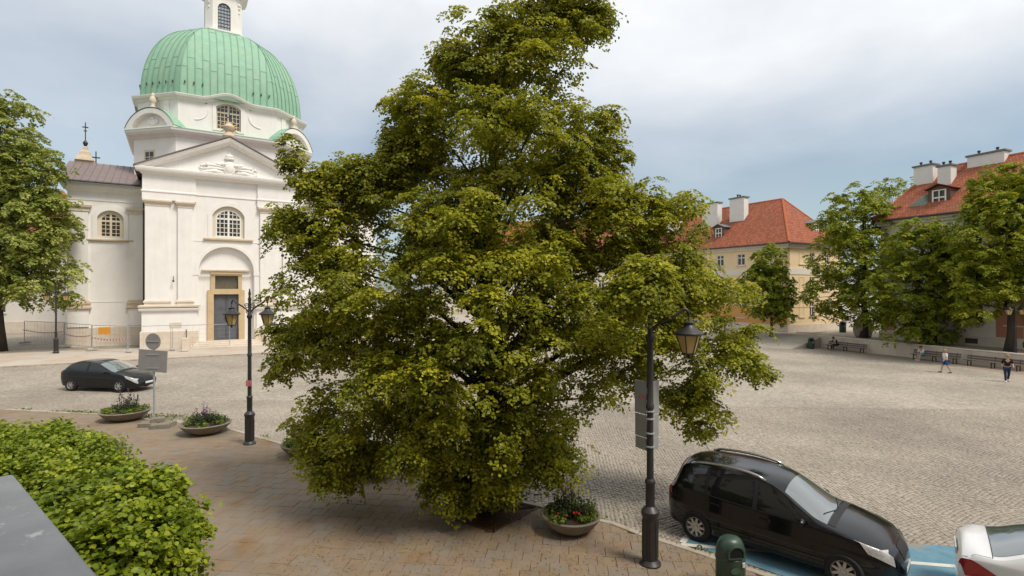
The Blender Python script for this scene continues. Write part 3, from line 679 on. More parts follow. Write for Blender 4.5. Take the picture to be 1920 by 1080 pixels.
# segmental pediments above the diagonals of the lower drum
for k in range(4):
    A = Matrix.Rotation(math.pi/4+k*math.pi/2,4,'Z') 
    rad = 7.75*(1+.565)/math.sqrt(2)
    hw_ = 2.35
    outl = arch(0,20.12,2*hw_+.8,20.3,1.75,16)
    inn = arch(0,20.3,2*hw_-.6,20.35,1.25,16)
    root = MB().plate(outl,[inn],-rad-.62,-rad+.5,A).build('segmental_pediment', plaster, church); root.location = (DC[0],DC[1],0)
    mb = MB(); mb.plate(arch(0,20.3,2*hw_-.5,20.36,1.3,16),[],-rad-.15,-rad+.3,A); mb.build('tympanum', plaster, root)
    mb = MB(); 
    for q,(cx,cz,rx,rz) in enumerate([(0,20.85,.5,.3),(0,21.2,.2,.18),(-.45,20.9,.2,.25),(.45,20.9,.2,.25)]):
        mb.ball((0,0,0),(rx,.14,rz),8,6); n0 = len(mb.v)-8*7; mb.v[n0:] = [tuple(A @ Vector((x+cx,y-rad-.2,z+cz))) for x,y,z in mb.v[n0:]]
    mb.build('emblem', plaster, root, smooth=True)
    # copper barrel roof behind it
    mb = MB(); prev = arch(0,20.14,2*hw_+.9,20.32,1.80,16)[2:]
    mb.loft([[A @ Vector((x,y_,z+.02)) for x,z in prev] for y_ in (-rad-.66,-rad+2.2)], cap=False, closed=False); mb.build('copper_cap', copper, root)
    mb = MB(); v0 = A @ Vector((0,-rad-.2,0)); mb.lathe([(.28,22.05),(.30,22.25),(.16,22.4),(.24,22.65),(.34,22.9),(.2,23.2),(.14,23.3),(.2,23.42),(.04,23.6)],8,c=(v0.x,v0.y,0)); mb.build('urn', stone_pale, root, smooth=True)
# little window in the left front of lower drum
for k,(tx) in enumerate((-6.05,)):
    a, b = Vector((-7.75,-7.75*.565)), Vector((-7.75*.565,-7.75)); c = a*.62+b*.38; d = (b-a).normalized(); ang = math.atan2(d.y,d.x)
    o = MB().box(-.62,.62,-.02,.1,16.55,18.35).build('small_window', win_cream, church); o.location = (DC[0]+c.x,DC[1]+c.y,0); o.rotation_euler = (0,0,ang)
    MB().box(-.45,.45,-.035,.06,16.75,18.15).build('pane', glass_dark, o)
    mb = MB(); mb.box(-.03,.03,-.05,0,16.75,18.15)
    for z in (17.2,17.65): mb.box(-.45,.45,-.048,0,z-.025,z+.025)
    mb.box(-.75,.75,-.14,0,16.4,16.548); mb.build('glazing_bars', win_cream, o)
# --- dome of copper sheets
dome = empty('dome', (DC[0],DC[1],23.7)); dome.parent = church
RD, HD = 7.25, 8.9
def prof_k(t): return math.cos(t*math.pi/2)**.80*1.0                  # radius share
def prof_z(t): return HD*math.sin(t*math.pi/2)**.96
TT = [i/24*.90 for i in range(25)]
def facet(half, dist, rot, n):
    A = Matrix.Rotation(rot,4,'Z'); w = 2*half/n
    for j in range(n):
        t0, t1 = -half+j*w, -half+(j+1)*w; rows = []
        for t in TT:
            k = prof_k(t); l, r = max(t0,-half*k), min(t1,half*k)
            if r-l < .012: break
            rows.append((l,r,-dist*k,prof_z(t)))
        if len(rows) < 2: continue
        cuts = sorted(set([0]+[c for c in (5+(j%2)*2, 11+(j%3), 17+(j%2)*2) if c < len(rows)-2]+[len(rows)-1]))
        for c0,c1 in zip(cuts,cuts[1:]):
            mb = MB(); g = .0; seg = rows[c0:c1+1]; h = .012 if (c0 % 2) else 0
            up_ = Vector((0,-.05,.02))
            rr = []
            for i_,(l,r,y,z) in enumerate(seg):
                nn = Vector((0,-1,.35)).normalized(); e = .075; L0 = .012*(i_ == 0)
                rr.append([(l,y,z),(l,y-.06,z+.02),(min(l+e,r),y-.06,z+.02),(min(l+e,r),y-h-L0,z+h),(max(r-.004,l),y-h-L0,z+h)])
            mb.loft([[A @ Vector(p) for p in q] for q in rr], cap=False, closed=False)
            mb.f = [f[::-1] for f in mb.f]
            sh = mb.build('copper_sheet', copper, dome, auto=35); sh.data.materials.append(copper_seam); sh.data.polygons.foreach_set('material_index', [1 if i_ % 4 < 3 else 0 for i_ in range(len(mb.f))])
CD = RD*.565
dist_d = RD*(1+.565)/math.sqrt(2); half_d = RD*(1-.565)/math.sqrt(2)
for k in range(4): facet(CD, RD, k*math.pi/2, 13)
for k in range(4): facet(half_d, dist_d, math.pi/4+k*math.pi/2, 7)
core = MB(); core.loft([[(x-DC[0],y-DC[1],prof_z(t)-.02) for x,y,_ in octo(RD*prof_k(t)-.03,RD*.565*prof_k(t)-.012,0)] for t in TT]); core.build('dome_shell', copper_seam, dome)
hooks = MB()
for i in range(-5,6):
    x = i*CD/5.6; k = prof_k(.06)
    for rot in (0,3):
        if rot == 0 and abs(i) < 3: continue
        p = Matrix.Rotation(rot*math.pi/2,4,'Z') @ Vector((x,-RD*k-.1,prof_z(.075))); hooks.ball(p,(.07,.07,.16),5,4)
for i in range(-2,3):
    p = Matrix.Rotation(-math.pi/4,4,'Z') @ Vector((i*.75,-dist_d*prof_k(.06)-.1,prof_z(.075))); hooks.ball(p,(.07,.07,.16),5,4)
hooks.build('snow_hooks', dark_trim, dome)
# --- lantern
lan = empty('lantern', (DC[0],DC[1],31.9)); lan.parent = church
def oc(r, z, f=.62): return [(-r*f,-r,z),(r*f,-r,z),(r,-r*f,z),(r,r*f,z),(r*f,r,z),(-r*f,r,z),(-r,r*f,z),(-r,-r*f,z)]
MB().loft([oc(2.15,-.2),oc(2.15,.55),oc(2.3,.65),oc(2.3,.8),oc(1.95,.95)]).build('lantern_base', plaster, lan)
for k in range(4):
    A = Matrix.Rotation(k*math.pi/2,4,'Z'); r = 1.75; h = r*.62
    mb = MB(); mb.plate(rect(-h,h,.9,4.9),[arch(0,1.05,1.2,3.3,.6,10)],-r,-r+.35,A)
    a, b = Vector((h,-r)), Vector((r,-h)); mb.add([A @ Vector((p.x*q,p.y*q,z)) for q in (1,.8) for z in (.9,4.9) for p in (a,b)],[(0,1,3,2),(4,6,7,5)])
    mb.build('wall', plaster, lan)
    mb = MB(); m_ = (a+b)/2; 
    for z,s_ in ((4.15,.22),(3.8,.16),(3.3,.12)): v = A @ Vector((m_.x,m_.y,z)); mb.ball(v,(s_,s_,s_*.9),7,5)
    mb.build('bracket_scroll', plaster, lan, smooth=True)
    w = lattice('window', lan, arch(0,1.06,1.18,3.3,.59,10),-.59,.59,1.06,3.89,-r+.12,4,8,iron,.035,.04,None,mat('lantern_glass',(.30,.33,.37),.15,(.42,.45,.5),2,spec=.6),.05); w.rotation_euler = (0,0,k*math.pi/2)
MB().loft([oc(1.8,4.9),oc(1.95,5.0),oc(2.3,5.25),oc(2.4,5.45),oc(2.4,5.6),oc(1.9,5.8)]).build('lantern_cornice', plaster, lan)
MB().loft([oc(2.45,5.6),oc(2.3,6.1),oc(1.8,6.9),oc(1.0,7.5),oc(.3,8.2),oc(.12,9.)]).build('lantern_cap', copper, lan, auto=40)
MB().tube([(0,0,9),(0,0,11)],.06,6).box(-.4,.4,-.05,.05,10.2,10.32).build('cross', iron, lan)
# small wall lamp and plaque
MB().tube([(-4.3,-.02,6.1),(-4.3,-.3,6.3),(-4.3,-.35,6.0)],.03,5).ball((-4.3,-.35,5.9),.09,8,6).build('wall_lamp', iron, church)
MB().box(-4.6,-3.7,-.243,-.22,1.85,2.3).build('plaque', stone_pale, church)
# ------------------------------------------------------------ trees
def leaves_mesh(name, P, N, size, m, tint, round_=False):
    """P leaf centres, N leaf normals (n,3); one small folded blade each"""
    n = len(P); up = rng.normal(0,1,(n,3)); up[:,2] -= .6
    N = N/np.linalg.norm(N,axis=1,keepdims=True)
    T = up-N*(up*N).sum(1,keepdims=True); T /= np.linalg.norm(T,axis=1,keepdims=True)+1e-9; B = np.cross(N,T)
    s = (size*rng.uniform(.7,1.25,n))[:,None]
    if round_:
        pts = [(-.5,0,0),(-.3,-.40,.06),(.12,-.44,.08),(.58,0,-.05),(.12,.44,.08),(-.3,.40,.06)]
        V = np.stack([P+s*(T*a+B*b+N*c) for a,b,c in pts],1).reshape(-1,3)
        F = (np.array([[0,1,2,3],[0,3,4,5]])[None]+6*np.arange(n)[:,None,None]).reshape(-1,4); k = 6
    else:
        pts = [(-.5,0,0),(.05,-.42,.10),(.55,0,0),(.05,.42,.10)]
        V = np.stack([P+s*(T*a+B*b+N*c) for a,b,c in pts],1).reshape(-1,3)
        F = (np.array([[0,1,2],[0,2,3]])[None]+4*np.arange(n)[:,None,None]).reshape(-1,3); k = 4
    me = mesh_np(name, V, F); me.materials.append(m)
    at = me.attributes.new('tint','FLOAT','POINT'); at.data.foreach_set('value', np.repeat(np.clip(tint,0,1),k).astype(np.float32))
    return me
def rand_dir(n):
    v = rng.normal(0,1,(n,3)); return v/np.linalg.norm(v,axis=1,keepdims=True)
linden = leaf_mat('linden_leaves', (.100,.132,.012), (.308,.318,.022), (.62,.56,.042), .44)
linden_far = leaf_mat('far_linden_leaves', (.100,.150,.014), (.285,.325,.027), (.56,.54,.045), .43)
left_leaf = leaf_mat('left_tree_leaves', (.115,.165,.032), (.30,.345,.07), (.56,.56,.15), .43)
hedge_leaf = leaf_mat('hedge_leaves', (.06,.10,.008), (.185,.25,.016), (.40,.44,.035), .38, .4)
def crown_points(lobes, n_clump, per, clump_r, flat=.62, shell=.62, droop=.15):
    """lobes: (centre xyz, radii xyz, weight). Returns leaf centres, normals, tint and clump centres"""
    lob = np.array([list(c)+list(r)+[w] for c,r,w in lobes]); pr = np.maximum(lob[:,6],lob[:,6].sum()*.010); pr /= pr.sum()
    C = []; tries = 0; cum = np.cumsum(pr)
    while len(C) < n_clump and tries < 60*n_clump:
        tries += 1; i = min(int(np.searchsorted(cum,(len(C)*.6180339887+.5)%1.)),len(lob)-1); d = rand_dir(1)[0]; q = rng.uniform(shell,1.0)
        c = lob[i,:3]+d*lob[i,3:6]*q
        # not buried deep inside another lobe
        e = (((c-lob[:,:3])/lob[:,3:6])**2).sum(1)
        if (e < .22).any() and rng.random() < .6: continue
        C.append(c)
    C = np.array(C); cr = clump_r*rng.uniform(.6,1.35,len(C))
    P = []; N = []; T = []
    for c,r in zip(C,cr):
        m = int(per*(r/clump_r)**2*rng.uniform(.75,1.25)); k = max(3,m//26); d = rand_dir(k)
        d[:,2] = np.where((d[:,2] < -.1)&(rng.random(k) < .62), -d[:,2], d[:,2])
        rad = rng.uniform(.35,1.18,k)**.6
        # flat drooping sprays: each twig carries its leaves in one plane
        tc_ = c+d*(rad*r)[:,None]*np.array([1,1,flat]); tc_[:,2] -= droop*r*(d[:,0]**2+d[:,1]**2)
        pn = d*.75+np.array([0,0,.75])+rand_dir(k)*.25; pn /= np.linalg.norm(pn,axis=1,keepdims=True)
        i = rng.integers(0,k,m); q = rand_dir(m); q -= pn[i]*(q*pn[i]).sum(1,keepdims=True)*.82
        ext = (clump_r*.46)*rng.random(m)**.5
        p = tc_[i]+q*ext[:,None]; p[:,2] -= .35*ext**2/(clump_r*.4)
        nn = pn[i]+rand_dir(m)*.55
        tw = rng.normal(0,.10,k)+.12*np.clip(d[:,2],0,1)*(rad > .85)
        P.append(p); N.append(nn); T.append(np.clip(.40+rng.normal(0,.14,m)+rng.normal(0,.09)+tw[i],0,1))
    return np.vstack(P), np.vstack(N), np.concatenate(T), C
def limb_mesh(base, h_trunk, r0, top, C, n_limb, rs):
    mb = MB(); b = Vector(base); t = Vector(top)
    n = 9; pts = [b.lerp(t,i/n)+Vector((math.sin(i*1.3)*.06*r0*4,math.cos(i*1.7)*.05*r0*4,0)) for i in range(n+1)]
    rad = [r0*(1.35 if i == 0 else 1.0)*(1-.86*i/n) for i in range(n+1)]
    mb.tube(pts, rad, 10)
    order = rs.permutation(len(C))[:n_limb]
    for k in order:
        c = Vector(C[k]); f = min(.95,max(h_trunk, (c.z-b.z-1.2)/(t.z-b.z)*.8)); s = b.lerp(t,f)
        r = min(.085,r0*(1-.86*f)*.34); mid = s.lerp(c,.5)+Vector((rs.normal(0,.18),rs.normal(0,.18),.12*(c-s).length))
        mb.tube([s, s.lerp(mid,.55)+Vector((0,0,.05)), mid, mid.lerp(c,.6), c], [r,r*.75,r*.5,r*.3,r*.1], 6, cap=False)
    return mb
def tree(name, label, base, top, lobes, n_clump, per, clump_r, leaf, m, r0, h_trunk, n_limb=60, group=None, flat=.62, shell=.62, extra=None, tint_shift=0):
    o = empty(name, base, 0, label, 'tree', group)
    P, N, T, C = crown_points(lobes, n_clump, per, clump_r, flat, shell)
    CL = C[np.abs(C[:,1]-base[1]) < 2.2] if base[1] < 20 else C
    if extra is not None:
        P2, N2, T2, C2 = crown_points(extra, max(4,int(sum(e[2] for e in extra))), per, clump_r*.75, flat, .2); P = np.vstack([P,P2]); N = np.vstack([N,N2]); T = np.concatenate([T,T2]); C = np.vstack([C,C2])
    T = T+tint_shift
    keep = P[:,2] > gz(base[0],base[1])+.25
    P, N, T = P[keep], N[keep], T[keep]
    me = leaves_mesh('crown', P-np.array(base), N, np.full(len(P),leaf), m, T)
    link(bpy.data.objects.new('crown', me), o)
    mb = limb_mesh((0,0,-.1), h_trunk, r0, tuple(Vector(top)-Vector(base)), CL-np.array(base), n_limb, np.random.default_rng(5)); mb.build('trunk', bark, o, smooth=True)
    return o
# the big linden: lobes measured at the trunk's distance, depth added so the crown is round
TB = (-.70,12.63,gz(-.7,12.63))
def L_(px, py, rx, ry, dy=0., ry3=None, w=None):
    Y = TB[1]+dy; s = FPX/Y
    r = (rx/s, (ry3 if ry3 is not None else max(.5,.9*rx/s)), ry/s); return (((px-CX)/s, Y, CAM_H-(py-CY)/s), r, w if w is not None else (rx*ry)/8000)
big = [L_(1040,80,62,70,.2,.8), L_(1095,35,28,50,.2,.5), L_(1010,20,40,45,.2,.5), L_(1060,-35,50,40,.2,.6), L_(895,105,80,65,0,.8), L_(850,125,22,38,.2,.4), L_(757,240,16,42,.3,.4), L_(985,160,115,85,0,1.2), L_(930,265,180,110,0,2.0), L_(800,240,65,90,.2,1.0), L_(1090,260,55,45,0,.7),
       L_(760,330,45,70,.4,.7), L_(930,400,235,120,.1,2.6), L_(650,395,80,75,.3,1.0), L_(655,340,55,35,.3,.7,.6), L_(1235,385,48,30,.2,.6,.5), L_(945,70,40,48,.1,.6,.5), L_(540,430,25,35,.2,.5,.4), L_(622,470,80,80,.2,1.2), L_(1130,430,110,90,.1,1.3), L_(1240,440,65,75,.2,.9),
       L_(675,560,140,130,-.2,1.9), L_(900,560,230,170,-.5,2.6), L_(1130,560,165,130,-.1,1.8), L_(1280,560,75,80,.2,.9), L_(1345,570,65,55,.4,.7), L_(1380,655,42,40,.4,.5),
       L_(608,650,62,110,.1,1.0), L_(650,760,112,92,-.3,1.4), L_(900,730,210,130,-.8,2.2), L_(1130,680,110,80,-.2,1.2), L_(1290,700,75,70,.3,.8), L_(1203,535,26,32,-2.8,.4,1.3), L_(770,640,90,120,.2,1.2), L_(780,800,70,60,0,.9), L_(1310,765,40,32,.4,.4),
       L_(990,830,90,75,-.6,1.0), L_(840,850,110,70,-.7,1.1), L_(900,890,80,42,-.5,.8), L_(905,915,55,22,-.2,.6,1.0), L_(840,905,35,20,-.4,.4,.5), L_(1040,850,40,35,-.3,.5,.6), L_(590,810,50,46,0,.6), L_(640,870,40,30,-.2,.5,.5), L_(545,640,20,60,.1,.5,.5), L_(1075,335,75,60,.1,1.1,1.0), L_(1150,385,45,35,.1,.7,.5), L_(720,320,50,45,.2,.8,.6), L_(1180,620,110,70,.1,1.2,1.), L_(690,850,40,45,.3,.5)]
sprigs = [L_(545,285,16,30,.3,.3,4), L_(572,345,14,24,.3,.3,3), L_(735,190,14,22,.2,.2,2), L_(1140,225,14,14,0,.2,2), L_(1160,300,14,26,0,.2,3), L_(1110,20,30,25,.1,.3,4), L_(1430,625,14,14,.4,.2,2), L_(625,895,18,22,-.2,.25,4), L_(1420,700,14,16,.4,.2,3), L_(1305,800,14,12,.4,.15,2), L_(640,885,16,20,-.3,.2,3), L_(522,700,14,40,.1,.3,3)]
tree('linden_tree', 'huge dense linden tree with yellowish blossom filling the middle of the picture', TB, (-.35,12.75,10.4), big, 1080, 450, .49, .073, linden, .30, .18, 70, None, .66, .48, sprigs, .02)
# left linden behind the lamp
def far_tree(px, base_v, Y, z0, lobes_px, n, per, cr, leaf, m, r0, label, group, top_v, shift=0, h=.25, limbs=22):
    s = FPX/Y; X = (px-CX)/s; base = (X, Y, z0)
    lob = []
    for (u,v,rx,ry) in lobes_px:
        lob.append((((u-CX)/s, Y, CAM_H-(v-CY)/s), (rx/s, max(.5,.9*rx/s), ry/s), rx*ry/1000))
    return tree('linden_tree', label, base, (X, Y, CAM_H-(top_v-CY)/s), lob, n, per, cr, leaf, m, r0, h, limbs, group, .66, .55, None, shift)
far_tree(-8, 650, 42.5, gz(-41,42)+.1, [(10,260,55,80),(-60,330,120,140),(50,330,55,70),(40,430,85,90),(85,410,50,60),(-40,520,110,60),(60,510,70,70),(95,560,32,26),(10,200,25,30),(100,330,22,28),(-25,400,85,85),(15,470,60,60)], 640, 200, .95, .195, left_leaf, .5, 'tall pale green linden tree at the left edge beside the church', 'lindens round the square', 230, .12)
TZ = .38
far_tree(1620, 640, 53.5, TZ, [(1600,420,70,60),(1580,480,62,65),(1640,470,55,70),(1565,555,50,55),(1625,560,60,50),(1600,380,40,30),(1650,400,30,30)], 360, 210, .80, .17, linden_far, .32, 'round linden tree behind the boulder nearest the yellow house', 'lindens round the square', 400, .06)
far_tree(1748, 648, 46.6, TZ, [(1740,470,75,60),(1700,540,65,70),(1770,540,55,70),(1690,600,50,40),(1760,610,50,35),(1720,440,40,35),(1790,470,35,40)], 360, 210, .75, .16, linden_far, .30, 'middle linden tree on the terrace behind the walking person', 'lindens round the square', 440, .04)
far_tree(1895, 660, 41.5, TZ, [(1890,370,75,65),(1860,440,70,75),(1930,440,70,90),(1840,520,55,60),(1915,550,70,55),(1825,570,32,30),(1900,330,45,30),(1960,380,60,70)], 430, 210, .72, .15, linden_far, .32, 'tall linden tree at the right edge behind the last bench', 'lindens round the square', 350, .08)
far_tree(1446, 622, 57.5, TZ-.1, [(1440,492,36,40),(1428,540,46,46),(1460,550,34,48),(1445,580,42,28)], 210, 230, .62, .165, linden_far, .16, 'small dark green linden tree in front of the yellow house', 'lindens round the square', 470, -.03)
far_tree(1668, 560, 78, 0, [(1660,360,40,22),(1690,345,22,20),(1640,370,28,16)], 50, 70, 1.0, .24, linden_far, .3, 'distant tree crown showing above the right roof', None, 350, -.05)
# dark low boughs left and right
# ------------------------------------------------------------ hedge in the foreground
def bush(name, label, lobes, n_clump, per, cr, leaf, base, group, round_=True):
    o = empty(name, base, 0, label, 'shrub', group)
    P, N, T, C = crown_points(lobes, n_clump, per, cr, .8, .72, .05)
    N[:,2] += .15; N += rand_dir(len(N))*.45; P = P+rng.normal(0,cr*.22,P.shape)
    me = leaves_mesh('foliage', P-np.array(base), N, np.full(len(P),leaf), hedge_leaf, T+.08+.25*rng.random(len(T))*(rng.random(len(T)) < .25), round_)
    link(bpy.data.objects.new('foliage', me), o)
    mb = MB(); rs = np.random.default_rng(2)
    for k in rs.permutation(len(C))[:40]:
        c = Vector(C[k])-Vector(base); r0_ = Vector((c.x*.35+rs.normal(0,.15),c.y*.35+rs.normal(0,.15),0)); mid = r0_.lerp(c,.55)+Vector((0,0,.25))
        mb.tube([r0_,mid,c],[.025,.016,.005],5)
    mb.build('stems', bark, o, smooth=True)
    return o
def B_(px, py, Y, rx, ry, rz, w=1.): s = FPX/Y; return (((px-CX)/s, Y, CAM_H-(py-CY)/s), (rx,ry,rz), w)
near_b = [B_(245,1000,5.9,.58,.75,.60,2), B_(190,1060,5.4,.74,.8,.60,2), B_(278,1030,6.1,.42,.6,.50,1), B_(185,965,6.3,.48,.7,.42,1), B_(215,1150,5.6,.66,.8,.7,1)]
bush('hedge_shrub', 'bright green leafy shrub at the bottom left nearest the grey ledge', near_b, 270, 190, .19, .054, (-4.1,5.8,gz(-4.1,5.8)), 'shrubs below the ledge')
far_b = [B_(50,872,9.0,1.0,1.2,.52,2), B_(-30,860,9.4,1.2,1.4,.5,1), B_(105,900,8.4,.78,1.0,.52,2), B_(150,930,7.8,.42,.6,.42,1), B_(20,910,8.2,.9,1.0,.7,1), B_(100,960,8.0,.9,.8,.7,1)]
bush('hedge_shrub', 'broad clipped green hedge behind the near shrub at the left edge', far_b, 360, 200, .24, .056, (-7.6,8.9,gz(-7.6,8.9)), 'shrubs below the ledge')
# ------------------------------------------------------------ terrace, wall and houses on the right
terr_m = mat('terrace_paving', (.33,.29,.24), .9, (.40,.36,.30), .7, bump=.2, coords='World')
def WLX(Y): return 33.29+.35*(50.29-Y)
wa, wb = (WLX(54.9),54.9), (WLX(20),20.)
mb = MB()                                          # terrace top with a ramp towards the house
pts = [(wa[0]+.35,wa[1],TZ),(wb[0]+.35,wb[1],TZ),(120,20,TZ),(120,150,TZ),(-20,150,TZ),(-20,100,TZ),(22,66,TZ),(29.5,58.,TZ)]
low = [(27.5,52.5),(23.,56.),(14,63),(-24,95)]
vs = pts+[(x,y,gz(x,y)+.004) for x,y in low]
mb.add(vs,[(0,1,2,7),(7,2,3,6),(6,3,4,5),(0,7,9),(0,9,8),(7,6,10),(7,10,9),(6,5,11),(6,11,10)]); mb.add([(pts[0][0],pts[0][1],TZ),(low[0][0],low[0][1],gz(*low[0])),(pts[0][0],pts[0][1],-2)],[(0,1,2)]); mb.add([(pts[0][0],pts[0][1],TZ),(pts[1][0],pts[1][1],TZ),(pts[1][0],pts[1][1],-2),(pts[0][0],pts[0][1],-2)],[(0,1,2,3)])
tag(mb.build('terrace', terr_m), 'raised paved terrace with trees beyond the low wall', kind='structure')
strip_m = mat('brown_border_paving', (.25,.19,.14), .9, (.31,.25,.19), .9, coords='World', bump=.2)
mb = MB(); L2 = [(WLX(y)-2.6,y) for y in (20,30,40,50,56.5)]; L3 = [(WLX(y)+.1,y) for y in (56.5,50,40,30,20)]
ground_poly('bench_strip', L2+L3, .006, strip_m, 'strip of brown paving under the benches along the wall', skirt=0)
wallm = mat('rendered_low_wall', (.50,.43,.34), .9, (.60,.53,.43), 1.2, bump=.25, coords='World', c3=(.38,.32,.25), s3=.6)
rw = empty('low_wall', (wa[0],wa[1],0), math.atan2(wb[1]-wa[1],wb[0]-wa[0]), 'low pale stone wall behind the benches at the edge of the terrace', 'wall')
Lw = math.hypot(wb[0]-wa[0],wb[1]-wa[1]); nb = 14
for k in range(nb):
    MB().bbox(k*Lw/nb+.004,(k+1)*Lw/nb-.004,-.0,.34,-1.6,TZ+.02+.004*(k%2),.015).build('wall_block', wallm, rw)
    MB().bbox(k*Lw/nb+.004,(k+1)*Lw/nb-.004,-.05,.39,TZ+.03,TZ+.12+.003*(k%3),.015).build('coping', stone_pale, rw)
MB().bbox(-.36,-.005,-.0,.34,-1.6,TZ+.05,.02).build('end_pier', wallm, rw)
MB().bbox(-.005-.35,0-.01,.345,2.6,-1.6,TZ+.04,.02).build('return_wall', wallm, rw)
# ---- house builder: rectangular plan, local x along the front, y into depth
tile_cache = {}
def tile_mat():
    m = bpy.data.materials.new('red_roof_tiles'); m.use_nodes = True; t = m.node_tree; n = t.nodes; L = t.links; p = n['Principled BSDF']
    uv = n.new('ShaderNodeUVMap'); uv.uv_map = 'roof'
    br = n.new('ShaderNodeTexBrick'); br.inputs['Scale'].default_value = 1; br.inputs['Brick Width'].default_value = .24; br.inputs['Row Height'].default_value = .30; br.inputs['Mortar Size'].default_value = .018; br.inputs['Mortar Smooth'].default_value = .6; br.inputs['Bias'].default_value = 0
    br.inputs['Color1'].default_value = (.25,.062,.026,1); br.inputs['Color2'].default_value = (.38,.115,.050,1); br.inputs['Mortar'].default_value = (.13,.032,.017,1)
    L.new(uv.outputs[0], br.inputs['Vector'])
    nz_ = n.new('ShaderNodeTexNoise'); nz_.inputs['Scale'].default_value = .55; nz_.inputs['Detail'].default_value = 8; L.new(uv.outputs[0], nz_.inputs['Vector'])
    r = n.new('ShaderNodeMapRange'); r.inputs[1].default_value = .52; r.inputs[2].default_value = .75; r.inputs[4].default_value = .6; L.new(nz_.outputs['Fac'], r.inputs[0])
    x = n.new('ShaderNodeMix'); x.data_type = 'RGBA'; L.new(r.outputs[0], x.inputs[0]); L.new(br.outputs['Color'], x.inputs[6]); x.inputs[7].default_value = (.17,.085,.045,1); L.new(x.outputs[2], p.inputs['Base Color'])
    b = n.new('ShaderNodeBump'); b.inputs['Strength'].default_value = .8; b.inputs['Distance'].default_value = .04; iv = n.new('ShaderNodeMath'); iv.operation = 'SUBTRACT'; iv.inputs[0].default_value = 1; L.new(br.outputs['Fac'], iv.inputs[1]); L.new(iv.outputs[0], b.inputs['Height']); L.new(b.outputs[0], p.inputs['Normal'])
    p.inputs['Roughness'].default_value = .85; return m
tiles = tile_mat()
def roof_face(mb_list, pts):
    mb_list.append(pts)
def build_roof(faces, name, parent, th=.12):
    mb = MB(); uvs = []
    for pts in faces:
        P = [Vector(p) for p in pts]; n = (P[1]-P[0]).cross(P[2]-P[0]).normalized()
        if n.z < 0: P = P[::-1]; n = -n
        h = Vector((0,0,1)).cross(n).normalized(); s = n.cross(h)
        k = len(P); mb.add([tuple(p+n*th) for p in P]+[tuple(p) for p in P],[tuple(range(k)),tuple(range(2*k-1,k-1,-1))]+[(i,k+i,k+(i+1)%k,(i+1)%k) for i in range(k)])
        uvs += [(p.dot(h),p.dot(s)) for p in P]*2
    me = mb.mesh(name, tiles); uvl = me.uv_layers.new(name='roof')
    for l in me.loops: uvl.data[l.index].uv = uvs[l.vertex_index]
    return link(bpy.data.objects.new(name, me), parent)
def hwindow(parent, x, z0, w, h, y, M, m_frame=None, cross=True):
    o = MB().plate(rect(x-w/2,x+w/2,z0,z0+h),[],y+.14,y+.17,M).build('window', glass_dark, parent)
    f = MB(); f.plate(rect(x-w/2,x+w/2,z0,z0+h),[rect(x-w/2+.08,x-.05,z0+.08,z0+h*.62),rect(x+.05,x+w/2-.08,z0+.08,z0+h*.62),rect(x-w/2+.08,x-.05,z0+h*.69,z0+h-.08),rect(x+.05,x+w/2-.08,z0+h*.69,z0+h-.08)],y+.06,y+.138,M); f.build('frame', m_frame or win_white, o)
    s = MB(); s.plate(rect(x-w/2-.12,x+w/2+.12,z0-.12,z0-.003),[],y-.10,y+.05,M); s.build('sill', stone_pale, o)
    return o
def dormer(parent, x, y, z, w, h, d, M, roof_m):
    A = M @ Matrix.Translation((x,y,z)); o = MB().plate([(-w/2,0),(w/2,0),(w/2,h),(0,h+.35),(-w/2,h)],[rect(-w*.30,w*.30,.25,h-.1)],0,d,A).build('dormer', mat('dormer_boards',(.11,.06,.045),.8,(.15,.085,.06),3), parent)
    MB().plate(rect(-w*.30,w*.30,.25,h-.1),[],.10,.12,A).build('pane', glass_dark, o)
    MB().plate(rect(-w*.32,w*.32,.22,h-.07),[rect(-w*.25,-.04,.32,h*.55),rect(.04,w*.25,.32,h*.55),rect(-w*.25,-.04,h*.62,h-.16),rect(.04,w*.25,h*.62,h-.16)],-.03,.06,A).build('frame', win_white, o)
    mb = MB()
    for s in (-1,1):
        vs = [(0,-.25,h+.42),(s*(w/2+.2),-.25,h-.02),(s*(w/2+.2),d,h-.02),(0,d,h+.42)]; v2 = [(a,b,c+.07) for a,b,c in vs]; mb.add([A @ Vector(p) for p in vs+v2],[(0,1,2,3),(7,6,5,4),(0,4,5,1),(1,5,6,2),(2,6,7,3),(3,7,4,0)])
    mb.build('dormer_roof', roof_m, o); return o
def chimney(parent, x, y, z0, z1, wx, wy, M=Matrix()):
    o = MB().bbox(x-wx/2,x+wx/2,y-wy/2,y+wy/2,z0,z1,.02,M).build('chimney', mat('white_chimney',(.66,.64,.60),.85,(.72,.70,.66),2), parent)
    MB().bbox(x-wx/2-.12,x+wx/2+.12,y-wy/2-.12,y+wy/2+.12,z1+.004,z1+.16,.02,M).build('chimney_cap', mat('grey_zinc',(.16,.17,.17),.5,(.22,.23,.23),3), o)
    for k in range(2): MB().lathe([(.10,z1+.16),(.10,z1+.4),(.14,z1+.42),(.14,z1+.5),(.02,z1+.56)],8,M,(x+(k-.5)*wx*.5,y,0)).build('chimney_pot', iron, o)
    return o
zinc = mat('grey_zinc',(.16,.17,.17))
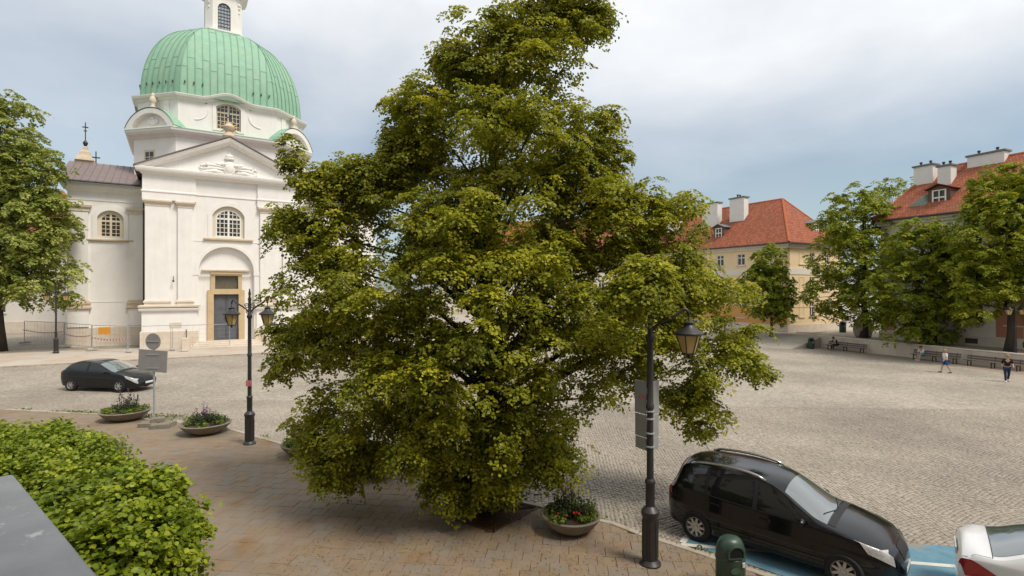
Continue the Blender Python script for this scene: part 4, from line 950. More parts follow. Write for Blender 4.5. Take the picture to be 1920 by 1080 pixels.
def house(name, label, corner, dirx, LX, LY, eave, ridge, cols, wallms, zbase, wins_front, wins_side, hip=True, bands=(), side='x0', plinth=1.0):
    """corner: world point of local origin; front lies on y=0 from x=0..LX, side wall on x=0 from y=0..LY"""
    o = empty(name, (corner[0],corner[1],zbase), dirx, label, 'house'); I = Matrix()
    S = Matrix.Rotation(R(90),4,'Z') @ Matrix.Scale(-1,4,(1,0,0))   # maps local xz plate onto the x=0 side
    Sm = Matrix(((0,1,0,0),(1,0,0,0),(0,0,1,0),(0,0,0,1)))
    def wall(nm, Lw_, M, wins, m):
        holes = [rect(x-w/2,x+w/2,z,z+h) for x,z,w,h,kind in wins if kind]
        mb = MB(); mb.plate(rect(0,Lw_,-.6,eave),holes,0,.4,M)
        if M is Sm: mb.f = [f[::-1] for f in mb.f]
        w_ = mb.build(nm, m, o)
        for x,z,w,h,kind in wins:
            if kind: hwindow(o, x, z, w, h, 0, M)
            else:
                b = MB(); b.plate(rect(x-w/2,x+w/2,z,z+h),[rect(x-w/2+.08,x+w/2-.08,z+.08,z+h-.08)],-.03,0,M); b.plate(rect(x-w/2-.1,x+w/2+.1,z-.12,z-.003),[],-.1,0,M); b.build('blind_window', m, o)
    wall('front_wall', LX, I, wins_front, wallms[0]); wall('side_wall', LY-.4, Sm @ Matrix.Translation((.4,0,0)) if False else Sm, [(x,z,w,h,k) for x,z,w,h,k in wins_side], wallms[0])
    MB().box(.41,LX-.001,LY-.4,LY,-.6,eave).build('back_wall', wallms[0], o); MB().box(LX-.4,LX,.41,LY-.41,-.6,eave-.001).build('end_wall', wallms[0], o)
    for z0,z1,out_,m in bands:
        MB().box(-out_,LX+out_,-out_,-.002,z0,z1).build('string_course', m, o); MB().box(-out_,-.002,0,LY,z0,z1).build('string_course', m, o)
    MB().box(-.12,LX+.1,-.12,-.003,-.6,plinth).build('plinth', stone_pale, o); MB().box(-.12,-.003,0,LY,-.6,plinth).build('plinth', stone_pale, o)
    corn = mat('cream_cornice',(.60,.54,.44),.8,(.66,.61,.52),2)
    for k,(a,b,c) in enumerate(((.18,eave-.55,eave-.3),(.36,eave-.299,eave-.02))): 
        MB().box(-a,LX+a,-a,-.004,b,c).build('cornice', corn, o); MB().box(-a,-.004,0,LY+a,b,c).build('cornice', corn, o)
    e = .5; my = LY/2; hx = my*.80 if hip else 0
    A0,A1,A2,A3 = (-e,-e,eave),(LX+e,-e,eave),(LX+e,LY+e,eave),(-e,LY+e,eave); R0,R1 = (hx-e*.2,my,ridge),(LX-hx+e*.2,my,ridge)
    if LY > LX:
        mx_ = LX/2; hy_ = mx_*.80; R0,R1 = (mx_,hy_,ridge),(mx_,LY-hy_,ridge); rf = build_roof([[A3,A0,R0,R1],[A1,A2,R1,R0],[A0,A1,R0],[A2,A3,R1]],'roof',o); hips = ((A0,R0),(A1,R0),(R0,R1),(A3,R1))
    else:
        hx = hip if hip > 1 else hx; R0,R1 = (hx,my,ridge),(LX-hx,my,ridge); rf = build_roof([[A0,A1,R1,R0],[A2,A3,R0,R1],[A3,A0,R0],[A1,A2,R1]],'roof',o); hips = ((A0,R0),(A3,R0),(R0,R1),(A1,R1))
    mb = MB()
    for p,q in hips: mb.tube([Vector(p)+Vector((0,0,.1)),Vector(q)+Vector((0,0,.12))],.13,6)
    mb.build('ridge_tiles', mat('ridge_tile',(.36,.09,.035),.85,(.42,.13,.05),3), rf)
    MB().tube([(-e-.05,-e-.06,eave-.02),(LX+e,-e-.06,eave-.02)],.08,7).build('gutter', dark_trim, o); MB().tube([(-e-.06,-e,eave-.02),(-e-.06,LY+e,eave-.02)],.08,7).build('gutter', dark_trim, o)
    return o, rf, Sm
yel = mat('yellow_plaster',(.73,.56,.33),.9,(.77,.61,.38),.8,bump=.1,coords='World',c3=(.60,.30,.11),s3=.3,t3=(.62,.8))
cream = mat('cream_plaster',(.66,.60,.50),.9,(.72,.66,.56),.8,bump=.1,coords='World')
orange = mat('orange_plaster',(.56,.28,.10),.9,(.60,.32,.12),.8,bump=.1,coords='World')
# yellow house: local x runs to the right-hand face, y along the long left face (away and left)
HC = (31.1,60.2); hd = math.atan2(.552,1.0)                          # right face direction
ang = math.atan2(552,1000)
wf = []
for x in (2.6,4.6): 
    wf += [(x,8.0,.95,1.35,0 if x < 3 else 1),(x,4.9,.95,1.6,0 if x < 3 else 1),(x,1.9,.95,1.7,0 if x < 3 else 1)]
wf += [(7.6,8.0,.95,1.35,1),(7.6,4.9,.95,1.6,1),(7.6,1.9,.95,1.7,1)]
ws_ = []
for k in range(8):
    y = 3.0+k*3.1; ws_ += [(y,8.0,1.1,1.4,1),(y,4.7,1.1,1.7,1),(y,1.6,1.1,1.7,1)]
hy, rfy, Sm = house('yellow_house', 'yellow three storey house with hipped red tile roof across the square', HC, ang, 10.5, 27., 10.3, 16.2, None, [yel], TZ-.2, wf, ws_, True, [(6.75,7.5,.05,cream),(2.95,3.0,.03,orange)])
chimney(hy, 2.9,13.0,12.6,16.7,.9,2.6); chimney(hy, 3.3,9.0,13.5,16.9,.9,2.2); chimney(hy, 3.0,20.,12.6,16.7,.9,2.4)
MB().box(-.02,-.003,0,26.9,1.01,3.0).build('ground_floor_band', orange, hy); MB().box(0,10.4,-.02,-.003,1.01,3.0).build('ground_floor_band', orange, hy) if False else None
dormer(hy, 0,0,0,1.6,1.75,2.4, Matrix.Translation((.9,10.2,11.35)) @ Matrix.Rotation(R(-90),4,'Z'), zinc)
dormer(hy, 0,0,0,1.6,1.75,2.4, Matrix.Translation((6.6,.75,11.2)), zinc)
# right house: long front parallel to the wall
rd = Vector((.46,-1.0)).normalized(); st_ = Vector((41.,43.4))-rd*10.5
an2 = math.atan2(rd.y,rd.x)
wf2 = []
for k in range(9):
    x = 2.2+k*2.75; wf2 += [(x,2.0,1.25,1.75,1),(x,5.4,1.2,1.9,1),(x,8.8,1.2,1.7,1)]
white_pl = mat('white_house_plaster',(.66,.60,.52),.9,(.72,.67,.60),.7,bump=.1,coords='World')
hr, rfr, _ = house('white_house', 'white plastered house with steep red roof behind the terrace trees', (st_.x,st_.y), an2, 28., 11., 11.7, 16.9, None, [white_pl], TZ-.1, wf2, [(3,5.4,1.1,1.8,1),(6,5.4,1.1,1.8,1),(3,8.8,1.1,1.7,1),(6,8.8,1.1,1.7,1)], 2.0, [(4.6,4.85,.05,cream)], plinth=.9)
for k in range(6): MB().box(3.2+k*3.9,4.1+k*3.9,-.14,-.124,.28,.72).build('cellar_vent', dark_trim, hr)
for x0,x1 in ((-.0+.05,1.3),(9.2,11.0)): MB().box(x0,x1,-.02,-.0035,.95,4.55).build('pink_panel', mat('terracotta_plaster',(.42,.19,.12),.9,(.47,.23,.15),1.), hr)
chimney(hr, 1.9,4.0,13.4,17.1,1.7,1.0); chimney(hr, 4.0,3.4,13.8,16.6,1.1,1.0); chimney(hr, 6.4,5.2,15.6,17.4,2.8,1.0)
dm = dormer(hr, 0,0,0,1.8,1.9,3., Matrix.Translation((4.6,.9,12.3)), tiles)
mb = MB(); mb.add([(1.9,.65,12.7),(3.7,.65,12.7),(3.6,2.6,14.6),(3.2,.6,13.6)],[(0,1,3),(0,3,2),(1,2,3)]); mb.build('eyebrow_dormer', mat('verdigris_sheet',(.24,.30,.25),.6,(.30,.36,.30),3), rfr)
# far row behind the big tree
house('row_house', 'distant row house with red tile roof glimpsed through the big linden', (-14,104), R(-8), 44, 11, 11.5, 18.5, None, [cream], .2, [(3+4*k,z,1.1,1.6,1) for k in range(10) for z in (2,5.2,8.4)], [(3,5,1.1,1.6,1)], True)
# houses at far left behind the left tree
house('corner_house', 'pale house with red roof hidden behind the left tree', (-80,58), R(4), 30, 12, 10.5, 16.5, None, [white_pl], .6, [(2.5+3.4*k,z,1.1,1.6,1) for k in range(7) for z in (2,5.2,8.0)], [(3,5,1.1,1.6,1)], True)
# the house the picture was taken from, behind the viewer
house('balcony_house', 'tall town house behind the viewer that carries the balcony', (34,-1.2), R(180), 64, 11, 14.5, 20.5, None, [cream], -.2, [(4+4.0*k,z,1.2,1.8,1) for k in range(15) for z in (1.2,5.0,8.6,11.6)], [(3,5,1.1,1.6,1)], True)
# ------------------------------------------------------------ cars (local x forward from the tail, y to the left, z up)
car_black = mat('black_car_paint', (.005,.005,.006), .18, spec=.3, coat=.4)
car_white = mat('white_car_paint', (.70,.70,.69), .35, spec=.5, coat=.8)
car_glass = mat('tinted_car_glass', (.010,.011,.011), .03, spec=.5, coat=.2)
screen_glass = mat('windscreen_glass', (.10,.12,.12), .03, spec=1., coat=1.); screen_glass.node_tree.nodes['Principled BSDF'].inputs['IOR'].default_value = 1.9
tyre_m = mat('tyre_rubber', (.018,.018,.018), .85)
alloy = mat('alloy_rim', (.45,.44,.42), .35, metal=.7)
plastic = mat('black_plastic', (.02,.02,.021), .55)
lamp_clear = mat('clear_lamp', (.55,.55,.53), .15, (.30,.30,.30), 14, spec=.8, coat=.6)
lamp_red = mat('red_lamp', (.36,.012,.015), .18, (.22,.006,.01), 7, spec=.6, coat=.6)
chrome = mat('satin_chrome', (.5,.5,.5), .25, metal=.9)
def crv(pts):
    X = np.array([p[0] for p in pts],float); Y = np.array([p[1] for p in pts],float)
    h = np.diff(X); d = np.diff(Y)/h; m = np.zeros(len(X)); m[0], m[-1] = d[0], d[-1]
    for i in range(1,len(X)-1): m[i] = 0 if d[i-1]*d[i] <= 0 else 2*d[i-1]*d[i]/(d[i-1]+d[i])
    def f(x):
        x = min(max(x,X[0]),X[-1]); i = min(np.searchsorted(X,x,'right')-1,len(X)-2); t = (x-X[i])/h[i]
        return float((2*t**3-3*t*t+1)*Y[i]+(t**3-2*t*t+t)*h[i]*m[i]+(-2*t**3+3*t*t)*Y[i+1]+(t**3-t*t)*h[i]*m[i+1])
    return f
class Car:
    def __init__(s, sp):
        s.sp = sp; s.zc = crv(sp['top']); s.w = crv(sp['half']); s.zs = crv(sp['sill']); s.zb0 = crv(sp['belt']); s.L = sp['L']
    def sec(s, x):
        zc, w, zs = s.zc(x), s.w(x), s.zs(x); zb = min(s.zb0(x), zc-.05-.03*(w > .6))
        sw = s.sp['sweep']; xm = s.sp['roofmid']
        zr = min(zc-.035, s.zc(x+(sw if x > xm else -sw*.6))-.03) if True else zc
        zr = max(zr, zb+.012); zr = min(zr, zc-.012)
        wr = w-.045-s.sp['tumble']*max(0,zr-zb)
        return zc,w,zs,zb,zr,wr
    def pt(s, x, q):
        zc,w,zs,zb,zr,wr = s.sec(x)
        if q <= 1:
            z = zs+(zb-zs)*q; y = w-.09*(1-q)**3-.035*max(0,q-.35)**2*1.8+.012*math.exp(-((q-.62)/.05)**2)-.012*math.exp(-((q-.30)/.06)**2); y1 = w-.035*(.65**2)*1.8
            return Vector((x,y,z))
        yb = w-.035*(.65**2)*1.8
        if q <= 2:
            t = q-1; return Vector((x, yb+(wr-yb)*t+.022*math.sin(math.pi*t)*min(1,(zr-zb)/.3), zb+(zr-zb)*t))
        t = q-2; y = wr*(1-t); k = (1-t); return Vector((x, y, zc-(zc-zr)*k**2.6))
    def nrm(s, x, q):
        e = 1e-3; a = s.pt(min(x+e,s.L),q)-s.pt(max(x-e,0),q); q0, q1 = q-e, q+e
        if q0 < 1 < q1 or q0 < 2 < q1: q1 = q if q0 < math.floor(q1) else q1
        b = s.pt(x,min(3,q+e))-s.pt(x,max(0,q-e)); n = b.cross(a) if True else 0
        n.normalize()
        c = Vector((s.L/2,0,.6)); p = s.pt(x,q)
        if n.dot(p-Vector((min(max(p.x,.9),s.L-.9),0,.7))) < 0: n = -n
        return n
    def patch(s, corners, nu=8, nv=6, off=.006, side=1, thick=0):
        """corners in (x,q): a b c d round the patch"""
        a,b,c,d = corners; rows = []
        for i in range(nu+1):
            u = i/nu; r = []
            for j in range(nv+1):
                v = j/nv; x = (a[0]*(1-u)+b[0]*u)*(1-v)+(d[0]*(1-u)+c[0]*u)*v; q = (a[1]*(1-u)+b[1]*u)*(1-v)+(d[1]*(1-u)+c[1]*u)*v
                p = s.pt(x,q)+s.nrm(x,q)*off; r.append((p.x,p.y*side,p.z))
            rows.append(r)
        mb = MB(); mb.loft(rows, cap=False, closed=False)
        # face outwards
        f = mb.f[len(mb.f)//2]; A,B,C_ = (Vector(mb.v[f[k]]) for k in (0,1,2)); nn = (B-A).cross(C_-A); m = A-Vector((min(max(A.x,.9),s.L-.9),0,.7))
        if nn.dot(m) < 0: mb.f = [g[::-1] for g in mb.f]
        return mb
def wheel(parent, x, y, side, r, rim_r, spokes):
    w = empty('wheel', (x,y,r)); w.parent = parent; M = Matrix.Rotation(R(90),4,'X')
    t = MB(); hw = .10; t.lathe([(rim_r-.01,-hw),(r-.03,-hw),(r-.006,-hw*.7),(r,-hw*.4),(r,hw*.4),(r-.006,hw*.7),(r-.03,hw),(rim_r-.01,hw)],28,M,cap=False); t.build('tyre', tyre_m, w, auto=40)
    f = -side*1.0; m = MB(); o_ = .088                              # outer face towards +-y
    def P(p): return (p[0], side*p[2], p[1])
    ring_ = MB(); 
    def lat(prof, mb):
        n = 28; rows = [[P((rr*math.cos(2*math.pi*k/n), rr*math.sin(2*math.pi*k/n), zz)) for k in range(n)] for rr,zz in prof]; mb.loft(rows, cap=True)
    lat([(rim_r,.0),(rim_r,o_),(rim_r-.02,o_+.008),(rim_r-.03,o_-.02),(rim_r-.045,.02)], ring_)
    for k in range(spokes):
        a = 2*math.pi*k/spokes; d = Vector((math.cos(a),math.sin(a))); n_ = Vector((-d.y,d.x)); vs = []
        for rr,ww,zz in ((.03,.030,o_-.005),(rim_r-.03,.022,o_-.004)):
            for sg in (-1,1):
                p = d*rr+n_*(sg*ww); vs += [P((p.x,p.y,zz)),P((p.x,p.y,zz-.04))]
        ring_.add(vs,[(0,2,6,4),(1,5,7,3),(0,4,5,1),(2,3,7,6)])
    lat([(.05,o_-.03),(.05,o_+.004),(.03,o_+.012)], ring_)
    ring_.build('rim', alloy, w)
    b = MB(); lat([(rim_r-.02,.0),(rim_r-.02,.03)], b); b.build('brake_disc', plastic, w)
    return w
def cylinder_cut(body, cuts, rad):
    mods = []
    for (x,y0,y1,z) in cuts:
        mb = MB(); mb.lathe([(rad,0),(rad,y1-y0)],32,Matrix.Rotation(R(-90),4,'X')); c = mb.build('cutter'); c.location = (x,y0,z)
        c.hide_render = True; m = body.modifiers.new('b','BOOLEAN'); m.object = c; m.operation = 'DIFFERENCE'; m.solver = 'EXACT'; mods.append(c)
    bpy.context.view_layer.update(); dg = bpy.context.evaluated_depsgraph_get()
    me = bpy.data.meshes.new_from_object(body.evaluated_get(dg)); body.modifiers.clear(); body.data = me
    for c in mods: bpy.data.objects.remove(c)
def make_car(name, label, sp, loc, yaw, paint):
    root = empty(name, loc, yaw, label, 'car'); K = Car(sp); L = sp['L']
    root.rotation_euler = (0,0,yaw)
    off = Vector((-sp['rear_axle'],0,0))                            # origin under the rear axle
    def put(mb, nm, m, parent=None, **k):
        o = mb.build(nm, m, parent or root, **k); 
        if parent is None: o.location = off
        return o
    xs_ = sorted(set([round(L*i/70,4) for i in range(71)]+[.01,.02,.035,.05,.075,L-.01,L-.02,L-.035,L-.05,L-.075]))
    qs = [0,.08,.18,.24,.30,.36,.44,.52,.57,.62,.67,.75,.85,.93,1.0,1.04,1.2,1.4,1.6,1.8,1.95,2.0,2.04,2.1,2.2,2.35,2.5,2.7,2.85,3.0]
    rings = []
    for x in xs_:
        r = [K.pt(x,q) for q in qs]; zs = K.zs(x); ring_ = [(x,p.y,p.z) for p in r]+[(x,-p.y,p.z) for p in r[-2::-1]]
        rings.append(ring_)
    mb = MB(); mb.loft(rings); mb.f = [f[::-1] for f in mb.f]
    body = put(mb, 'body', paint); 
    ra, fa, tr = sp['rear_axle'], sp['front_axle'], sp['arch']
    hw = sp['track']
    cylinder_cut(body, [(ra,hw-.16,hw+.3,sp['wr']),(ra,-hw-.3,-hw+.16,sp['wr']),(fa,hw-.16,hw+.3,sp['wr']),(fa,-hw-.3,-hw+.16,sp['wr'])], tr)
    body.data.shade_smooth(); body.data.set_sharp_from_angle(angle=R(28))
    for x in (0,fa-ra):
        for s in (-1,1): wheel(root, x, s*(hw-.09), s, sp['wr'], sp['rim'], sp['spokes'])
    for s in (-1,1):
        for i,(a,b,ta,tb) in enumerate(sp['side_windows']):
            put(K.patch([(a,1.07),(b,1.07),(b,tb),(a,ta)],14,6,.006,s), 'side_window', car_glass, smooth=True)
        for a,b in sp['pillars']: put(K.patch([(a,1.05),(b,1.05),(b,1.93),(a,1.93)],2,6,.004,s), 'pillar_trim', plastic, smooth=True)
        put(K.patch([(sp['belt_trim'][0],1.01),(sp['belt_trim'][1],1.01),(sp['belt_trim'][1],1.05),(sp['belt_trim'][0],1.05)],20,1,.012,s), 'belt_trim', plastic, smooth=True)
        for c in sp['head']: put(K.patch(c,8,6,.008,s), 'headlight', lamp_clear, smooth=True)
        for c in sp['tail']: put(K.patch(c,8,6,.008,s), 'tail_light', lamp_red, smooth=True)
        for x in sp['handles']:
            p = K.pt(x,.84); put(MB().bbox(x-.10,x+.10,p.y-.01,p.y+.035,p.z-.018,p.z+.018,.008) if s > 0 else MB().bbox(x-.10,x+.10,-p.y-.035,-p.y+.01,p.z-.018,p.z+.018,.008), 'door_handle', paint)
        for x in sp['seams']: put(K.patch([(x,.06),(x+.009,.06),(x+.009,1.0),(x,1.0)],1,16,.0025,s), 'door_seam', plastic)
        # mirror
        x = sp['mirror']; p = K.pt(x,1.0); y = p.y+.06
        mm = MB(); mm.ball((x,s*(y+.07),p.z+.07),(.06,.115,.075),10,8); mm.tube([(x+.02,s*(p.y-.02),p.z+.03),(x,s*(y+.02),p.z+.05)],.025,6); put(mm,'mirror', paint, smooth=True)
        put(K.patch([(sp['arch_trim'][0],.03),(sp['arch_trim'][1],.03),(sp['arch_trim'][1],.10),(sp['arch_trim'][0],.10)],16,2,.004,s), 'sill_trim', plastic, smooth=True)
        if sp.get('rails'):
            a, b = sp['rails']; pts = [K.pt(a+(b-a)*i/10,2.03)+Vector((0,0,.055*math.sin(math.pi*min(1,max(0,(i/10)))) **.3 if 0 < i < 10 else 0)) for i in range(11)]
            put(MB().tube([(p.x,s*p.y,p.z) for p in pts],.028,7),'roof_rail', chrome if s < 0 else chrome, smooth=True)
    full = lambda a,b,qa,nm,m,off_=.006: [put(K.patch([(a,2+qa),(b,2+qa),(b,3),(a,3)],10,8,off_,s), nm, m, smooth=True) for s in (1,)]
    # screens span both halves
    def screen(a,b,e,nm,m):
        rows = []
        for i in range(15):
            x = a+(b-a)*i/14; r = []
            for j in range(-12,13):
                t = abs(j)/12; q = 3-(1-e)*t; p = K.pt(x,q)+K.nrm(x,min(q,2.98))*.006; r.append((p.x, math.copysign(p.y,j) if j else 0, p.z))
            rows.append(r)
        mb = MB(); mb.loft(rows, cap=False, closed=False)
        f = mb.f[len(mb.f)//2]; A,B,C_ = (Vector(mb.v[f[k]]) for k in (0,1,2))
        if (B-A).cross(C_-A).z < 0: mb.f = [g[::-1] for g in mb.f]
        return put(mb,nm,m,smooth=True)
    ws = screen(*sp['screen'],'windscreen',screen_glass)
    screen(*sp['rear_screen'],'rear_window',car_glass if paint is car_black else screen_glass)
    # wipers, plate, grille
    x = sp['screen'][1]; wp = MB()
    for s in (-1,1):
        p = K.pt(x+.03,2.75); q2 = K.pt(x-.10,2.35); wp.tube([(p.x,s*.05,p.z+.02),(q2.x,s*q2.y*1.,q2.z+.025)],.008,4)
    put(wp,'wipers', plastic)
    cow = screen(sp['screen'][1]+.015, sp['screen'][1]+.13, .10, 'cowl', plastic)
    fx = L; put(MB().bbox(fx-.05,fx+.002,-.24,.24,.36,.46,.002),'number_plate', mat('plate_white',(.65,.65,.62),.5))
    put(MB().bbox(-.012,.012,-.26,.26,sp.get('plate_z',.80),sp.get('plate_z',.80)+.11,.004),'number_plate', mat('plate_white',(.65,.65,.62),.5))
    x0 = L-.09; zt_ = K.zc(x0)
    put(K.patch([(L-.16,2.62),(L-.03,2.30),(L-.03,3),(L-.16,3)],6,6,.006,1),'grille', plastic); put(K.patch([(L-.16,2.62),(L-.03,2.30),(L-.03,3),(L-.16,3)],6,6,.006,-1),'grille', plastic)
    return root, K, put
MPV = dict(L=4.36, rear_axle=.74, front_axle=3.49, arch=.365, wr=.32, rim=.215, spokes=9, track=.885, sweep=.20, roofmid=1.4, tumble=.32,
    top=[(0,.76),(.03,.94),(.06,1.04),(.12,1.20),(.20,1.42),(.27,1.55),(.36,1.60),(.8,1.64),(1.3,1.655),(1.8,1.645),(2.2,1.605),(2.42,1.555),(2.6,1.475),(3.0,1.235),(3.22,1.115),(3.34,1.085),(3.6,1.03),(3.9,.95),(4.08,.875),(4.2,.80),(4.28,.71),(4.34,.59),(4.36,.48)],
    half=[(0,.60),(.03,.68),(.1,.76),(.25,.83),(.7,.875),(1.4,.885),(2.8,.885),(3.5,.875),(3.8,.84),(4.0,.775),(4.15,.69),(4.27,.56),(4.34,.42),(4.36,.34)],
    sill=[(0,.36),(.1,.28),(.5,.24),(1,.22),(3.2,.22),(3.9,.22),(4.25,.22),(4.36,.30)],
    belt=[(0,1.03),(.5,1.06),(1.5,1.02),(2.6,.98),(3.2,.965),(3.6,.93),(3.9,.86),(4.1,.79),(4.25,.68),(4.36,.42)],
    side_windows=[(.44,.93,1.80,1.90),(.99,1.90,1.91,1.92),(2.0,2.93,1.92,1.88)], pillars=[(.935,.985),(1.905,1.995)], belt_trim=(.5,3.0),
    head=[[(3.62,1.2),(3.86,.80),(4.23,.72),(4.12,2.16)]], tail=[[(.04,1.0),(.17,.98),(.30,1.5),(.14,1.5)],[(.02,.80),(.16,.80),(.17,.97),(.04,.99)]],
    handles=(1.15,2.15), seams=(1.02,1.95,3.02), mirror=2.84, arch_trim=(1.12,3.1), rails=(.55,2.1), screen=(2.46,3.21,.06), rear_screen=(.12,.26,.14))
rear = (4.43,11.84)
yaw = R(-42.3)
root, K, put = make_car('parked_car', 'black people carrier with roof rails parked in the blue bay', MPV, (rear[0],rear[1],gz(*rear)+.03), yaw, car_black); root.scale = (.975,.975,.985)
put(MB().tube([(.62,.30,1.60),(.40,.30,1.88)],.006,4),'aerial', plastic)
put(MB().bbox(2.95,3.12,.25,.40,1.21,1.215,.001),'parking_slip', mat('paper_white',(.7,.7,.66),.8)) if False else None
HATCH = dict(L=4.28, rear_axle=.76, front_axle=3.37, arch=.35, wr=.31, rim=.205, spokes=6, track=.895, sweep=.24, roofmid=1.5, tumble=.40,
    top=[(0,.62),(.03,.84),(.08,.95),(.16,1.06),(.35,1.24),(.55,1.38),(.8,1.455),(1.3,1.498),(1.8,1.49),(2.1,1.45),(2.35,1.38),(2.8,1.18),(3.10,1.045),(3.25,1.0),(3.5,.94),(3.8,.85),(4.0,.77),(4.15,.69),(4.24,.58),(4.28,.47)],
    half=[(0,.58),(.04,.70),(.12,.79),(.3,.85),(.8,.895),(2.4,.905),(3.3,.895),(3.7,.85),(3.95,.77),(4.12,.66),(4.23,.5),(4.28,.36)],
    sill=[(0,.36),(.1,.28),(.5,.23),(1,.20),(3.2,.20),(4.1,.20),(4.28,.28)],
    belt=[(0,.98),(.5,1.02),(1.5,.975),(2.6,.93),(3.1,.90),(3.5,.83),(3.9,.71),(4.28,.40)],
    side_windows=[(.72,1.62,1.80,1.92),(1.72,2.85,1.92,1.84)], pillars=[(1.63,1.71)], belt_trim=(.7,2.95),
    head=[[(3.52,1.3),(3.72,.84),(4.18,.62),(4.12,2.2)]], tail=[[(.03,.86),(.30,.88),(.34,1.25),(.12,1.3)]],
    handles=(.98,1.95), seams=(.90,1.67,2.95), mirror=2.72, arch_trim=(1.1,3.0), screen=(2.2,3.1,.06), rear_screen=(.22,.60,.14))
hl = (-22.0+.05,26.7+.80)
make_car('parked_car', 'black hatchback standing on the setts in front of the church', HATCH, (hl[0],hl[1],gz(*hl)), R(-6), car_black)
SEDAN = dict(L=4.60, rear_axle=.95, front_axle=3.65, arch=.35, wr=.32, rim=.21, spokes=10, track=.885, sweep=.20, roofmid=2.0, tumble=.42,
    top=[(0,.74),(.03,.92),(.07,1.02),(.12,1.055),(.25,1.06),(.36,1.065),(.44,1.085),(.75,1.22),(1.2,1.38),(1.55,1.43),(2.1,1.45),(2.4,1.43),(2.6,1.38),(3.0,1.2),(3.35,1.03),(3.5,.99),(3.9,.92),(4.2,.83),(4.4,.72),(4.52,.6),(4.6,.47)],
    half=[(0,.62),(.04,.70),(.12,.78),(.3,.83),(.8,.88),(2.4,.895),(3.6,.885),(4.0,.84),(4.25,.76),(4.42,.65),(4.55,.5),(4.6,.36)],
    sill=[(0,.38),(.1,.28),(.5,.23),(1,.20),(3.5,.20),(4.4,.20),(4.6,.28)],
    belt=[(0,.90),(.3,.965),(.6,.985),(1.5,.97),(2.6,.94),(3.3,.90),(3.8,.84),(4.2,.72),(4.6,.40)],
    side_windows=[(1.15,2.0,1.75,1.92),(2.1,3.1,1.92,1.84)], pillars=[(2.01,2.09)], belt_trim=(1.1,3.2),
    head=[[(3.8,1.3),(4.0,.84),(4.5,.62),(4.44,2.2)]], tail=[[(.02,.99),(.10,.60),(.52,.74),(.16,1.02)]],
    handles=(1.35,2.3), seams=(1.25,2.05,3.2), mirror=3.0, arch_trim=(1.35,3.25), screen=(2.5,3.33,.06), rear_screen=(.45,1.38,.12))
wr_ = (8.55,8.80)
root, K, put = make_car('parked_car', 'white saloon car cut off by the bottom right corner', SEDAN, (wr_[0],wr_[1],gz(*wr_)+.03), R(-38), car_white)
for s_ in (-1,1): put(K.patch([(.03,2.03),(.44,2.03),(.44,2.042),(.03,2.042)],10,1,.003,s_),'boot_seam', plastic)
put(K.patch([(.435,2.03),(.445,2.03),(.445,3),(.435,3)],1,10,.004,1),'boot_seam', plastic); put(K.patch([(.435,2.03),(.445,2.03),(.445,3),(.435,3)],1,10,.004,-1),'boot_seam', plastic)
# ------------------------------------------------------------ lamps
lamp_glass = mat('amber_lamp_glass', (.50,.36,.14), .35, (.58,.43,.19), 8, spec=.5)
def lantern(parent, x, z, sc=1.):
    """hanging lantern whose hook is at z"""
    o = empty('lantern', (x,0,z)); o.parent = parent; o.scale = (sc,sc,sc)
    n = 6
    MB().tube([(0,0,.0),(0,0,-.14)],.012,6).build('hook', iron, o)
    MB().lathe([(.05,-.12),(.10,-.15),(.09,-.20),(.13,-.26),(.24,-.32),(.27,-.35),(.27,-.38),(.23,-.39)],12).build('cap', iron, o, auto=35)
    fr = MB(); gl = MB()
    zt_, zb_, rt, rb = -.39,-.72,.215,.115
    gl.loft([[(r*math.cos(2*math.pi*k/n),r*math.sin(2*math.pi*k/n),z_) for k in range(n)] for r,z_ in ((rb,zb_),(rt,zt_))])
    gl.build('glass', lamp_glass, o)
    for k in range(n):
        a = 2*math.pi*k/n; fr.tube([(rt*1.03*math.cos(a),rt*1.03*math.sin(a),zt_),(rb*1.05*math.cos(a),rb*1.05*math.sin(a),zb_)],.010,5)
    fr.lathe([(rb+.01,zb_-.025),(rb+.015,zb_),(rb-.01,zb_+.01)],n); fr.lathe([(.02,-.81),(.035,-.78),(.02,-.755),(.06,-.745),(rb,zb_-.02)],10)
    fr.build('cage', iron, o)
    return o
